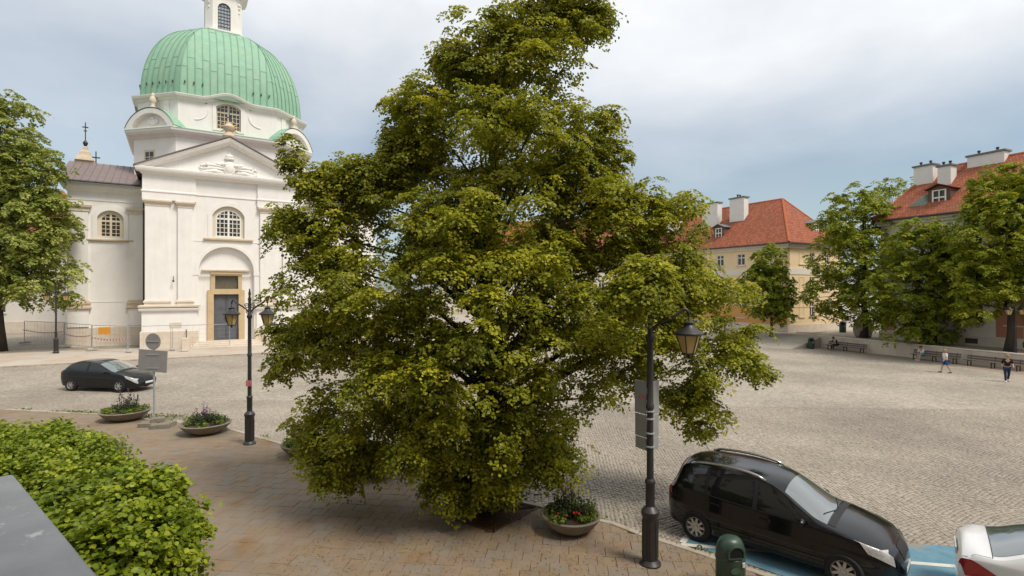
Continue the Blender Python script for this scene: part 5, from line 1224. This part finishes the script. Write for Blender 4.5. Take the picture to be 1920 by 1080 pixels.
def lamp(label, loc, rz, arms, H=5.16, cat='street lamp', reach=.72):
    o = empty('street_lamp', loc, rz, label, cat, 'cast iron lamps of the square'); k = H/5.16
    o.scale = (k,k,k)
    MB().lathe([(.20,-.05),(.20,.03),(.165,.07),(.142,.10),(.142,.88),(.15,.90),(.168,.96),(.168,1.0),(.13,1.05),(.085,1.09),(.085,1.50),(.098,1.52),(.098,1.56),(.07,1.60)],16).build('pedestal', iron, o, auto=35)
    fl = MB()
    for q in range(8):
        a = q*math.pi/4; fl.box(.135,.151,-.022,.022,.13,.84,Matrix.Rotation(a,4,'Z'))
    fl.build('pedestal_ribs', iron, o)
    MB().lathe([(.066,1.58),(.06,2.9),(.075,2.92),(.075,2.98),(.062,3.0),(.055,4.15),(.085,4.2),(.085,4.27),(.05,4.32),(.045,4.75),(.06,4.8),(.03,4.9),(.045,4.98),(.012,5.16)],12).build('shaft', iron, o, auto=35)
    for s0 in arms:
        s = s0*reach; a = MB(); pts = [(0,0,4.36)]+[(s*(.30*t+.36*t*t*.9), 0, 4.36-.0+.10*math.sin(t*3.1)-.02+.36*t**2.2) for t in [i/8 for i in range(1,9)]]
        xe, ze = pts[-1][0], pts[-1][2]
        pts += [(xe+s*.05,0,ze+.06),(xe+s*.12,0,ze+.07),(xe+s*.17,0,ze+.02),(xe+s*.18,0,ze-.04)]
        a.tube(pts,[.028]*len(pts),6)
        for q,(cx,cz,r0) in enumerate(((.13,4.58,.10),(.10,4.40,.08))):
            sp_ = [(s*(cx+r0*(1-t*.75)*math.cos(t*9+q*3)),0,cz+r0*(1-t*.75)*math.sin(t*9+q*3)) for t in [i/16 for i in range(17)]]; a.tube(sp_,.013,5)
        a.build('arm', iron, o, smooth=True)
        lantern(o, xe+s*.18, ze-.03)
    return o
x, y = gp(468,836); z_=gz(x,y)+.07; ll = lamp('black iron lamp with two lanterns standing between planter and big tree', (x,y,z_), R(4), (-1,1))
MB().box(-.085,.085,-.09,-.083,1.93,2.12).box(-.05,.05,-.094,-.0905,1.97,2.07).build('sticker', mat('red_sticker',(.42,.05,.05),.6,(.55,.25,.22),20), ll)
x, y = gp(1219,1064); z_=gz(x,y)+.07
lr = lamp('black iron lamp with one lantern beside the parked people carrier', (x,y,z_), R(-4), (1,), 5.25, reach=.88)
grey_back = mat('sign_back_grey',(.25,.25,.24),.5,(.30,.30,.29),4,metal=.1)
for s,ang_ in ((-1,R(-56)),(1,R(52))):
    M = Matrix.Rotation(ang_,4,'Z')
    for z0,z1,w in ((2.78,3.40,.62),(2.34,2.76,.60),(2.10,2.325,.58)):
        x0, x1 = (-.10-w*.5,-.10) if s < 0 else (.10,.10+w*.38)
        q = empty('sign_plate', (0,0,0)) if False else None
        pl = MB().bbox(x0,x1,-.012,.012,z0,z1,.006, Matrix.Translation((0,-.02,0)) @ M if s < 0 else M).build('sign_plate', grey_back, lr)
    bd = MB()
for zz in (2.45,2.72,2.86,2.2): MB().lathe([(.082,zz-.015),(.086,zz),(.082,zz+.015)],12).build('clamp_band', steel, lr)
MB().box(-.30,-.16,-.016,-.0135,3.05,3.12,Matrix.Translation((0,-.02,0)) @ Matrix.Rotation(R(-56),4,'Z') @ Matrix.Rotation(R(-25),4,'Y') @ Matrix.Translation((1.3,0,-.2)) if False else Matrix.Translation((0,-.02,0)) @ Matrix.Rotation(R(-56),4,'Z')).build('sticker', mat('red_sticker',(.42,.05,.05)), lr)
x, y = gp(105,663); lamp('black iron lamp with two lanterns in front of the left tree', (x,y,gz(x,y)+.1), R(20), (-1,1), 5.3)
x, y = gp(1904,692); lamp('black iron lamp at the right edge by the last bench', (x,y,gz(x,y)), R(10), (-1,1), 5.3)
# ------------------------------------------------------------ round sign seen from behind
x, y = gp(289,802); sg = empty('road_sign', (x,y,gz(x,y)+.07), R(-6), 'grey post with round sign and square board seen from behind', 'sign')
MB().tube([(0,0,-.1),(0,0,3.42)],.032,8).build('post', steel, sg)
MB().lathe([(.30,-.008),(.31,0),(.30,.008)],28,Matrix.Translation((0,-.05,3.15)) @ Matrix.Rotation(R(90),4,'X')).build('round_plate', grey_back, sg)
MB().bbox(-.60,.56,-.062,-.04,2.02,2.83,.008,Matrix.Translation((0,0,0)) @ Matrix.Rotation(R(3),4,'Y') @ Matrix.Translation((-.12,0,0))).build('board', grey_back, sg)
for zz in (2.16,2.66,3.15): MB().box(-.24,.24,-.078,-.064,zz-.02,zz+.02).build('bracket', steel, sg)
for k,(dx,dy,rz,l) in enumerate(((-.12,-.12,.1,.62),(.42,-.28,.35,.62),(.45,.05,-.1,.55))):
    o = MB().bbox(-l/2,l/2,-.17,.17,0,.16,.02).build('concrete_block', bowl_m); q = (x+dx,y+dy); o.location = (*q,gz(*q)+.072); o.rotation_euler = (0,0,rz)
    tag(o, ('flat concrete block under the post of the round sign','concrete block lying askew right of the sign post','concrete block behind the sign post, farthest back')[k], 'concrete block', 'blocks weighing down the sign')
o = MB().bbox(-.22,.22,-.15,.15,0,.15,.02).build('concrete_block', bowl_m); q = (x+.14,y+.0); o.location = (*q,gz(*q)+.235); o.rotation_euler = (0,0,.5)
tag(o, 'topmost concrete block stacked against the sign post', 'concrete block', 'blocks weighing down the sign')
# ------------------------------------------------------------ planters
plant_leaf = leaf_mat('planter_leaves', (.030,.050,.014), (.075,.11,.022), (.20,.26,.03), .25)
flower_m = mat('pink_flowers', (.36,.22,.30), .7, (.48,.36,.42), 6); red_fl = mat('red_flowers', (.55,.05,.03), .7); dark_stem = mat('purple_stems', (.07,.045,.06), .8, (.12,.07,.10), 9)
def planter(label, px, py, rad=.62, seed=0, tall=.55, reds=False, dz=.07):
    x, y = gp(px,py); o = empty('planter', (x,y,gz(x,y)+dz), 0, label, 'planter', 'concrete flower bowls'); rs = random.Random(seed); nr = np.random.default_rng(seed)
    MB().lathe([(.24,0),(.30,.0),(.36,.04),(.52,.17),(.62,.32),(.66,.40),(.64,.43),(.60,.42),(.57,.37),(.1,.34)],36,Matrix.Diagonal((rad/.66,rad/.66,.88,1))).build('bowl', bowl_m, o, auto=35)
    k = rad/.66; kz = .88; MB().lathe([(.58*k,.352*kz),(.40*k,.39*kz),(.01,.42*kz)],24).build('soil', soil, o, smooth=True)
    P = []; N = []; T = []; st_ = MB()
    for c in range(70):
        a = rs.random()*6.283; r = math.sqrt(rs.random())*.50*k; h = tall*(1-.55*(r/.55)**2)*rs.uniform(.35,1.0); edge = r > .36
        cx, cy_ = r*math.cos(a), r*math.sin(a); bright = edge and rs.random() < .62
        st_.tube([(cx*.7,cy_*.7,.37*kz),(cx,cy_,.4*kz+h*.6),(cx*1.08,cy_*1.08,.4*kz+h)],.006,4)
        m = 34 if not bright else 42
        d = nr.normal(0,1,(m,3)); d /= np.linalg.norm(d,axis=1,keepdims=True); t = nr.random(m)[:,None]
        p = np.array([cx*.8,cy_*.8,.40*kz])+t*np.array([cx*.3,cy_*.3,h])+d*(.075 if not bright else .085)
        if bright: p[:,2] = .40*kz+nr.random(m)*.14; p[:,:2] += np.array([math.cos(a),math.sin(a)])*.08
        P.append(p); N.append(d+np.array([0,0,.7])); T.append(np.clip((.85 if bright else .25)+nr.normal(0,.16,m),0,1))
    me = leaves_mesh('foliage', np.vstack(P), np.vstack(N), np.full(sum(len(p) for p in P),.055), plant_leaf, np.concatenate(T)); link(bpy.data.objects.new('foliage', me), o)
    st_.build('stems', dark_stem, o)
    fl = MB(); sp_ = MB()
    for c in range(9 if reds else 16):
        a = rs.random()*6.283; r = rs.random()*.38*k; h = .42*kz+tall*rs.uniform(.85,1.5); cx, cy_ = r*math.cos(a), r*math.sin(a)
        sp_.tube([(cx*.8,cy_*.8,.5),(cx,cy_,h)],[.007,.004],4)
        for q in range(5): fl.ball((cx+rs.gauss(0,.02),cy_+rs.gauss(0,.02),h-rs.random()*.16),rs.uniform(.014,.028),5,4)
    sp_.build('flower_stalks', dark_stem, o); fl.build('blossoms', flower_m if seed != 1 else dark_stem, o)
    if reds:
        fl = MB()
        for c in range(6): a = rs.uniform(3.6,6.0); r = rs.uniform(.3,.5); fl.ball((r*math.cos(a),r*math.sin(a),.44+rs.random()*.12),rs.uniform(.02,.035),6,4)
        fl.build('blossoms', red_fl, o)
    return o
planter('concrete bowl of dark purple flowers left of the road sign', 235,790, .86, 1, .55)
planter('concrete bowl of yellow-green plants between road sign and lamp', 386,815, .84, 2, .50)
planter('concrete bowl with tall pale flowers beside the tree pit', 1070,1000, .66, 3, .50, True)
planter('shaded concrete bowl half hidden by the lowest left boughs of the linden', 572,856, .72, 4, .35)
planter('concrete bowl in deep shade under the linden crown', 700,892, .75, 5, .5)
# ------------------------------------------------------------ bins
bin_green = mat('dark_green_bin', (.022,.045,.030), .4, (.032,.06,.04), 5, spec=.5)
def bin_(label, loc, rz, sc=1.):
    o = empty('litter_bin', loc, rz, label, 'bin', 'green litter bins'); o.scale = (sc,)*3; n = 28
    def sec(z, r): return [(r*math.cos(2*math.pi*k/n)*.26, r*math.sin(2*math.pi*k/n)*.22, z) for k in range(n)]
    MB().loft([sec(0,.92),sec(.05,.98),sec(.55,1.0),sec(.60,1.05),sec(.64,1.05),sec(.65,1.0)]).build('body', bin_green, o, auto=35)
    hood = MB(); rings = [sec(.65,1.02)]+[sec(.65+.34*math.sin(R(a)), 1.02*math.cos(R(a))**.55) for a in (10,20,32,44,56,68,78,86)]; hood.loft(rings); hood.build('hood', bin_green, o, auto=50)
    mouth = MB(); mouth.plate(arch(-.02,.70,.26,.80,.08,10),[],-.232,-.18); mouth.build('opening', mat('bin_mouth',(.004,.004,.004),.9), o)
    rim_ = MB(); rim_.plate(arch(-.02,.68,.31,.80,.10,10),[arch(-.02,.70,.26,.80,.08,10)],-.245,-.16); rim_.build('opening_rim', bin_green, o)
    MB().bbox(.10,.155,-.228,-.205,.52,.60,.004).build('label_sticker', mat('sticker_pale',(.5,.53,.5),.6), o)
    MB().lathe([(.09,-.008),(.09,.008)],20,Matrix.Translation((-.03,-.222,.46)) @ Matrix.Rotation(R(90),4,'X') @ Matrix.Scale(.6,4,(0,1,0))).build('badge', mat('badge_green',(.05,.085,.06),.4), o)
    rb = MB()
    for k in range(14):
        a = 2*math.pi*k/14; rb.box(-.006,.006,-.004,.006,.07,.53,Matrix.Translation((.258*math.cos(a),.218*math.sin(a),0)) @ Matrix.Rotation(a+R(90),4,'Z'))
    rb.build('ribs', bin_green, o)
    return o
bx, by = 3.80,9.28
bin_('dark green domed litter bin at the bottom in front of the people carrier', (bx,by,gz(bx,by)+.07), R(8), .96)
x, y = gp(1521,654); bin_('small green litter bin at the left end of the low wall', (x,y,gz(x,y)), R(-25), 1.15)
bin_('green litter bin behind the terrace near the yellow house', (37.2,60.0,TZ), R(-25), 1.3)
# ------------------------------------------------------------ benches
bench_wood = mat('bench_slats',(.115,.082,.068),.7,(.155,.115,.095),5)
def bench(label, y0, y1):
    ym = (y0+y1)/2; x = WLX(ym)-.85; d = Vector((WLX(y1)-WLX(y0),y1-y0)); l = d.length
    o = empty('bench', (x,ym,gz(x,ym)), math.atan2(d.y,d.x), label, 'bench', 'long benches along the wall')
    # local +x runs towards the viewer along the wall, -y faces the square after rotation
    for k in range(3): MB().bbox(-l/2,l/2,-.30+k*.155,-.16+k*.155,.43,.465,.006).build('seat_slat', bench_wood, o)
    for k in range(2):
        M = Matrix.Translation((0,.20+.04*k,.58+k*.17)) @ Matrix.Rotation(R(-12),4,'X'); MB().bbox(-l/2,l/2,-.018,.018,-.07,.07,.006,M).build('back_slat', bench_wood, o)
    for t in (-.42,0,.42):
        mb = MB(); mb.box(t*l-.03,t*l+.03,-.28,-.22,0,.43); mb.box(t*l-.03,t*l+.03,.12,.18,0,.43); mb.box(t*l-.029,t*l+.029,-.22,.12,.36,.42); mb.tube([(t*l,.17,.40),(t*l,.25,.86)],.025,5); mb.build('leg', iron, o)
    return o
b1 = bench('long dark bench with a person in black, nearest the boulder', 53.2,49.4)
b2 = bench('long dark bench in the middle of the wall with a seated child', 45.5,42.1)
b3 = bench('long empty dark bench nearest the right edge', 41.7,38.2)
# ------------------------------------------------------------ boulder, pit steps by the house
def boulder():
    bx_, by_ = 35.6,54.0; mb = MB(); mb.ball((0,0,.95),(1.05,.7,1.25),18,14); r = random.Random(4)
    from mathutils import noise
    mb.v = [tuple(Vector(p)+Vector(p-Vector((0,0,.9)) if False else (Vector(p)-Vector((0,0,.9)))).normalized()*.28*noise.noise(Vector(p)*1.6+Vector((3,1,7)))) for p in mb.v]
    mb.v = [(x*(1-.18*max(0,z)/2.2),y,max(-.1,z*1.08)) for x,y,z in mb.v]
    o = mb.build('boulder', mat('grey_boulder',(.30,.26,.22),.95,(.42,.38,.33),2.,bump=.7,bscale=7), None, auto=30); o.location = (bx_,by_,TZ); tag(o,'tall rough stone boulder standing at the foot of the terrace tree','boulder')
boulder()
stp = empty('entrance_steps', (33.2,58.9,TZ-.1), R(29), 'low stone steps at the corner of the yellow house', 'steps')
for k in range(2): MB().bbox(-1.6+.2*k,1.6-.2*k,-1.1+.35*k,1.,0,.14+.14*k,.02).build('step', stone_pale, stp)
# ------------------------------------------------------------ site fence by the church
fence_pts = [gp(45,646),gp(121,652),gp(172,658),gp(240,662),(-28.2,44.2),(-24.6,46.6)]
mesh_m = mat('fence_wire',(.30,.30,.29),.5,metal=.3)
for i in range(len(fence_pts)-1):
    (x0,y0),(x1,y1) = fence_pts[i],fence_pts[i+1]; d = Vector((x1-x0,y1-y0)); l = d.length; h = 2.0
    lab = ['temporary wire fence panel farthest left under the left tree','temporary wire fence panel beside the left lamp','temporary wire fence panel in front of the rubble heap','temporary wire fence panel at the corner of the church front','temporary wire fence panel along the church plinth left of the steps'][i]
    o = empty('fence_panel', (x0,y0,gz(x0,y0)+.1), math.atan2(d.y,d.x), lab, 'fence', 'temporary site fence')
    MB().tube([(.06,0,.1),(.06,0,h),(l-.06,0,h),(l-.06,0,.1)],.028,6).tube([(.06,0,.2),(l-.06,0,.2)],.02,6).build('frame', steel, o)
    w = MB()
    for k in range(1,int(l/.5)): w.box(k*.5-.004,k*.5+.004,-.004,.004,.2,h)
    for k in range(1,5): w.box(.06,l-.06,-.0035,.0035,.2+k*.36-.004,.2+k*.36+.004)
    w.build('wires', mesh_m, o)
    MB().bbox(-.12,.22,-.42,.42,-.01,.16,.03).build('foot', concrete, o)
tape_m = bpy.data.materials.new('striped_tape'); tape_m.use_nodes = True; tt = tape_m.node_tree
ck = tt.nodes.new('ShaderNodeTexWave'); ck.bands_direction = 'X'; ck.inputs['Scale'].default_value = .95; cv = tt.nodes.new('ShaderNodeValToRGB'); cv.color_ramp.interpolation = 'CONSTANT'; cv.color_ramp.elements[0].color = (.65,.62,.6,1); cv.color_ramp.elements[1].position = .5; cv.color_ramp.elements[1].color = (.5,.04,.03,1)
tc_ = tt.nodes.new('ShaderNodeTexCoord'); tt.links.new(tc_.outputs['Object'],ck.inputs[0]); tt.links.new(ck.outputs[0],cv.inputs[0]); tt.links.new(cv.outputs[0],tt.nodes['Principled BSDF'].inputs['Base Color'])
for i,(a,b,lab) in enumerate(((0,1,'red and white barrier tape left of the far lamp'),(1,2,'red and white barrier tape right of the far lamp'),(2,3,'red and white barrier tape before the rubble heap'))):
    (x0,y0),(x1,y1) = fence_pts[a],fence_pts[b]; d = Vector((x1-x0,y1-y0)); l = d.length; mb = MB(); rr = []
    for k in range(13):
        t = k/12; zz = 1.22-.16*math.sin(math.pi*t)-.1*i; rr.append([(t*l,-.08,zz-.045),(t*l,-.08,zz+.045),(t*l,-.074,zz+.045),(t*l,-.074,zz-.045)])
    mb.loft(rr); o = mb.build('barrier_tape', tape_m); o.location = (x0,y0,gz(x0,y0)+.1); o.rotation_euler = (0,0,math.atan2(d.y,d.x)); tag(o,lab,'tape','barrier tapes')
hp = gp(203,643); mb = MB(); rs_ = random.Random(8)
for k in range(60): a = rs_.random()*6.28; r = rs_.random(); mb.bbox(-.16,.16,-.1,.1,0,.12,.02,Matrix.Translation((1.3*r*math.cos(a),.7*r*math.sin(a),.55*(1-r)*rs_.random())) @ Matrix.Rotation(rs_.random()*3,4,'Z') @ Matrix.Rotation(rs_.uniform(-.6,.6),4,'X'))
mb.ball((0,0,.0),(1.35,.75,.55),12,8)
o = mb.build('rubble_heap', mat('dark_rubble',(.09,.075,.065),.95,(.16,.135,.115),6,bump=.5)); o.location = (hp[0],hp[1],gz(*hp)+.1); tag(o,'dark heap of rubble against the church wing behind the fence','rubble')
o = MB().bbox(-.42,.42,-.015,.015,0,.62,.01).build('site_board', mat('orange_board',(.62,.27,.03),.6)); q = gp(194,652); o.location = (q[0],q[1]+.1,gz(*q)+1.15); o.rotation_euler = (0,0,UA); tag(o,'orange notice board hanging on the site fence','sign')
o = MB().bbox(-.25,.25,-.2,.2,0,1.05,.03).build('stone_bollard', stone_pale); q = gp(347,660); o.location = (*q,gz(*q)+.1); o.rotation_euler = (0,0,UA); tag(o,'squat stone bollard left of the church steps','bollard')
# ------------------------------------------------------------ ledge close to the camera
slate = mat('grey_ledge', (.27,.27,.275), .5, (.39,.39,.395), 2.6, bump=.15, bscale=25, c3=(.60,.60,.58), s3=5.5, t3=(.61,.65), spec=.4)
def V3(u,v,drop): Y = drop*FPX/(v-CY); return ((u-CX)/FPX*Y, Y)
A_, B2_ = V3(26,890,.9), V3(187,1082,.9); d = Vector((B2_[0]-A_[0],B2_[1]-A_[1])); 
led = empty('balcony_ledge', (A_[0],A_[1],0), math.atan2(d.y,d.x), 'grey stone ledge of the balcony at the bottom left corner', 'ledge')
MB().bbox(-.02,4.5,-1.1,0,CAM_H-.97,CAM_H-.9,.008).build('coping', slate, led)
MB().box(.10,4.5,-.9,-.12,.0,CAM_H-.972).build('parapet', mat('old_render',(.35,.31,.27),.9,(.42,.38,.33),2), led)
# ------------------------------------------------------------ litter of leaves
n = 6500; X = rng.uniform(-4.5,6.5,n); Y = rng.uniform(7.3,13.6,n); k = inside(WALK,X,Y)&inside([(-6,6),(3.,7),(8.,6.5),(2.5,12.5),(-3,13.8)],X,Y); X, Y = X[k], Y[k]
P = np.stack([X,Y,-(.013*X+.006*Y)+.078],1); N = np.stack([rng.normal(0,.25,len(X)),rng.normal(0,.25,len(X)),np.ones(len(X))],1)
lit = leaf_mat('fallen_leaf', (.16,.075,.02), (.30,.15,.03), (.36,.24,.05), .1)
me = leaves_mesh('fallen_leaves', P, N, np.full(len(X),.030), lit, rng.random(len(X))); tag(link(bpy.data.objects.new('fallen_leaves', me)),'scattered orange brown fallen leaves on the pavement','leaves',kind='stuff')
# weeds along the kerb
X = []; 
P = []; N = []
for (x0,y0),(x1,y1) in zip(EDGE[1:9],EDGE[2:10]):
    l = math.hypot(x1-x0,y1-y0)
    for q in range(int(l*1.6)):
        t = rng.random(); x, y = x0+(x1-x0)*t, y0+(y1-y0)*t
        if rng.random() < .55: continue
        m = rng.integers(8,30); P.append(np.stack([x+rng.normal(0,.12,m)+.02,y+rng.normal(0,.05,m)+.05,-(.013*x+.006*y)+.04+rng.random(m)*.09],1)); N.append(rand_dir(m)+np.array([0,0,.4]))
P.append(np.stack([rng.uniform(-19,-12.5,900),rng.normal(21.6,.12,900),np.full(900,.1)+rng.random(900)*.12],1)); P[-1][:,1] -= (P[-1][:,0]+16)*.15; N.append(rand_dir(900)+np.array([0,0,.4]))
P = np.vstack(P); me = leaves_mesh('kerb_weeds', P, np.vstack(N), np.full(len(P),.06), hedge_leaf, rng.random(len(P))*.6); tag(link(bpy.data.objects.new('kerb_weeds', me)),'tufts of weeds and grass growing along the kerb','weeds',kind='stuff')
# ------------------------------------------------------------ people
def skin_mesh(name, J, edges, rad, m, parent, root=0, sub=1):
    me = bpy.data.meshes.new(name); me.from_pydata([J[k] for k in J], [(list(J).index(a),list(J).index(b)) for a,b in edges], [])
    o = bpy.data.objects.new(name, me); col.objects.link(o)
    mo = o.modifiers.new('s','SKIN'); sv = me.skin_vertices[0].data
    for i,k in enumerate(J): sv[i].radius = (rad[k][0],rad[k][1]) if hasattr(rad[k],'__len__') else (rad[k],rad[k]); sv[i].use_root = (i == root)
    ss = o.modifiers.new('u','SUBSURF'); ss.levels = sub+1; ss.render_levels = sub+1
    bpy.context.view_layer.update(); dg = bpy.context.evaluated_depsgraph_get(); m2 = bpy.data.meshes.new_from_object(o.evaluated_get(dg)); m2.name = name
    o.modifiers.clear(); o.data = m2; m2.materials.clear(); m2.materials.append(m); m2.shade_smooth(); o.parent = parent; return o
skin_m = mat('skin', (.46,.28,.20), .6); shoe_m = mat('white_shoes', (.6,.6,.58), .7); shoe_d = mat('dark_shoes', (.03,.03,.03), .7)
RAD = dict(pel=(.15,.11), wai=(.135,.10), che=(.165,.115), nec=.055, hd0=.075, hd1=.098, hd2=.088, hd3=.04)
for s in 'LR': RAD.update({'hip'+s:.09,'kne'+s:.058,'ank'+s:.040,'toe'+s:.036,'sho'+s:.062,'elb'+s:.043,'wri'+s:.032,'han'+s:.036})
ED = [('pel','wai'),('wai','che'),('che','nec'),('nec','hd0'),('hd0','hd1'),('hd1','hd2'),('hd2','hd3')]
for s in 'LR': ED += [('pel','hip'+s),('hip'+s,'kne'+s),('kne'+s,'ank'+s),('ank'+s,'toe'+s),('che','sho'+s),('sho'+s,'elb'+s),('elb'+s,'wri'+s),('wri'+s,'han'+s)]
def person(label, loc, rz, J, top, top_m, bottom, bottom_m, hair_m, shoes, sc=1., sleeves=True, bot_long=True, skirt=False):
    """J: joint positions, +y forward. Body is one skin; clothes are slightly larger skins over the same joints"""
    o = empty('person', loc, rz, label, 'person'); o.scale = (sc,)*3
    skin_mesh('body', J, ED, RAD, skin_m, o)
    def sub(keys, grow, name, m, extra=None, root=0):
        JJ = {k:J[k] for k in keys}; 
        if extra: JJ.update(extra)
        e = [(a,b) for a,b in ED if a in JJ and b in JJ]+([(a,b) for a,b in extra_e] if extra else [])
        rr = {k:(tuple(q+grow for q in RAD[k]) if hasattr(RAD.get(k,.05),'__len__') else RAD.get(k,.05)+grow) for k in JJ}
        return skin_mesh(name, JJ, e, rr, m, o, root)
    sub(['pel','wai','che','shoL','shoR','elbL','elbR']+(['wriL','wriR'] if sleeves == 2 else []), .017, 'shirt', top_m)
    kn = lambda s: tuple(Vector(J['hip'+s]).lerp(Vector(J['kne'+s]),.82))
    if bot_long: sub(['pel','hipL','hipR','kneL','kneR','ankL','ankR'], .016, 'trousers', bottom_m)
    else:
        J2 = dict(J); J2['kneL'], J2['kneR'] = kn('L'), kn('R'); sv = {k:J2[k] for k in ('pel','hipL','hipR','kneL','kneR')}
        rr = {'pel':(.172,.132),'hipL':.115,'hipR':.115,'kneL':.095,'kneR':.095}
        skin_mesh('skirt' if skirt else 'shorts', sv, [('pel','hipL'),('pel','hipR'),('hipL','kneL'),('hipR','kneR')], rr, bottom_m, o)
    c = Vector(J['hd1']).lerp(Vector(J['hd2']),.6); f = Vector((0,1,0)); 
    hb = MB(); hb.ball((c.x,c.y-.022,c.z+.022),(.108,.118,.118),12,9); hb.v = [p for p in hb.v]; hb.build('hair', hair_m, o, smooth=True)
    fc = MB()
    for s in (-1,1): fc.ball((c.x+s*.034,c.y+.098,c.z-.03),.012,6,4)
    fc.build('eyes', shoe_d, o)
    ns = MB(); ns.ball((c.x,c.y+.112,c.z-.06),(.014,.02,.025),6,5); ns.build('nose', skin_m, o, smooth=True)
    for s in 'LR':
        a, t = Vector(J['ank'+s]), Vector(J['toe'+s]); d = (t-a); d.z = 0; d = d.normalized() if d.length > 1e-4 else Vector((0,1,0)); M = Matrix.Rotation(math.atan2(d.y,d.x),3,'Z'); p = Vector((a.x,a.y,min(a.z,t.z)))+d*.07; MB().ball((p.x,p.y,p.z+.0),(.14,.055,.05),10,6,M).build('shoe', shoes, o, smooth=True)
    return o
def stand(stride=.0, lean=0., arm=.1, bend=.0, h=1.70):
    k = h/1.70; v = lambda x,y,z: (x*k,(y+lean*max(0,z-.9))*k,z*k)
    J = dict(pel=v(0,0,.93), wai=v(0,.01,1.08), che=v(0,0,1.30), nec=v(0,.0,1.46), hd0=v(0,.02,1.51), hd1=v(0,.03,1.57), hd2=v(0,.03,1.63), hd3=v(0,.02,1.69))
    for s,q in (('L',1),('R',-1)):
        st_ = stride*q; J['hip'+s] = v(q*.095,0,.86); J['kne'+s] = v(q*.10,st_*.5+.04,.48); J['ank'+s] = v(q*.10,st_-(.05 if st_ < 0 else 0),.08+(.06 if st_ < 0 else 0)); J['toe'+s] = v(q*.115,st_+.15,.035)
        J['sho'+s] = v(q*.185,0,1.39); J['elb'+s] = v(q*.235,-st_*.35-.02,1.13); J['wri'+s] = v(q*.24,-st_*.55+.10+bend,.93+bend*.9); J['han'+s] = v(q*.235,-st_*.6+.16+bend,.86+bend)
    return J
def seated(h=1.65, lean=.15):
    k = h/1.65; v = lambda x,y,z: (x*k,y*k,z*k)
    J = dict(pel=v(0,0,.50), wai=v(0,lean*.3,.66), che=v(0,lean,.88), nec=v(0,lean*1.4,1.03), hd0=v(0,lean*1.6+.01,1.08), hd1=v(0,lean*1.8+.02,1.14), hd2=v(0,lean*1.9+.02,1.20), hd3=v(0,lean*1.9,1.26))
    for s,q in (('L',1),('R',-1)):
        J['hip'+s] = v(q*.095,.05,.50); J['kne'+s] = v(q*.10,.47,.50); J['ank'+s] = v(q*.09,.55,.09); J['toe'+s] = v(q*.10,.70,.035)
        J['sho'+s] = v(q*.185,lean,.97); J['elb'+s] = v(q*.22,lean+.12,.72); J['wri'+s] = v(q*.12,.34,.63); J['han'+s] = v(q*.09,.40,.62)
    return J
cl = lambda n,c: mat(n,c,.85)
black_c, white_c, blue_c, teal_c, grey_c, navy_c, brown_h, dark_h, fair_h = cl('black_cloth',(.015,.015,.016)), cl('white_cloth',(.62,.60,.57)), cl('blue_cloth',(.02,.09,.25)), cl('teal_cloth',(.02,.28,.29)), cl('grey_cloth',(.26,.22,.19)), cl('navy_denim',(.018,.026,.06)), cl('brown_hair',(.09,.045,.025)), cl('dark_hair',(.025,.018,.013)), cl('fair_hair',(.28,.19,.10))
x, y = gp(1773,699); person('person in white top and blue shorts walking across the square', (x,y,gz(x,y)), R(78), stand(.24,.05,h=1.62), 1, white_c, 0, blue_c, fair_h, shoe_d, 1., True, False)
x, y = gp(1888,716); person('person in black shirt and dark jeans stepping forward at the right edge', (x,y,gz(x,y)), R(150), stand(.18,.22,bend=.08,h=1.72), 1, black_c, 0, navy_c, fair_h, shoe_m, 1.)
face_sq = math.atan2(-1.26,-3.6) 
bdir = Vector((WLX(40)-WLX(50),-10)).normalized(); nrm2 = math.atan2(-bdir.x*-1, 0) 
sq = math.atan2(-.94,-.34)           # bench outward direction (towards the square)
face = math.atan2(-.35*1, -1)        # placeholder
def on_bench(b, t, label, J, *a, **k):
    p = b.matrix_world @ Vector((t,-.12,0)) if False else Vector(b.location)+Matrix.Rotation(b.rotation_euler[2],3,'Z') @ Vector((t,-.02,0))
    return person(label, (p.x,p.y,p.z), b.rotation_euler[2]+math.pi, J, *a, **k)
on_bench(b1, -.95, 'person in black sitting bent forward on the bench by the boulder', seated(1.68,.22), 1, black_c, 0, black_c, dark_h, shoe_d, 1.)
on_bench(b2, -.95, 'child in white top and teal skirt sitting on the middle bench', seated(1.55,.12), 1, white_c, 0, teal_c, brown_h, shoe_m, 1., True, False, True)
person('person in grey jacket and dark trousers walking on the terrace', (35.85,46.6,TZ), R(100), stand(.26,.03,h=1.80), 1, grey_c, 0, black_c, dark_h, shoe_d, 1., 2)
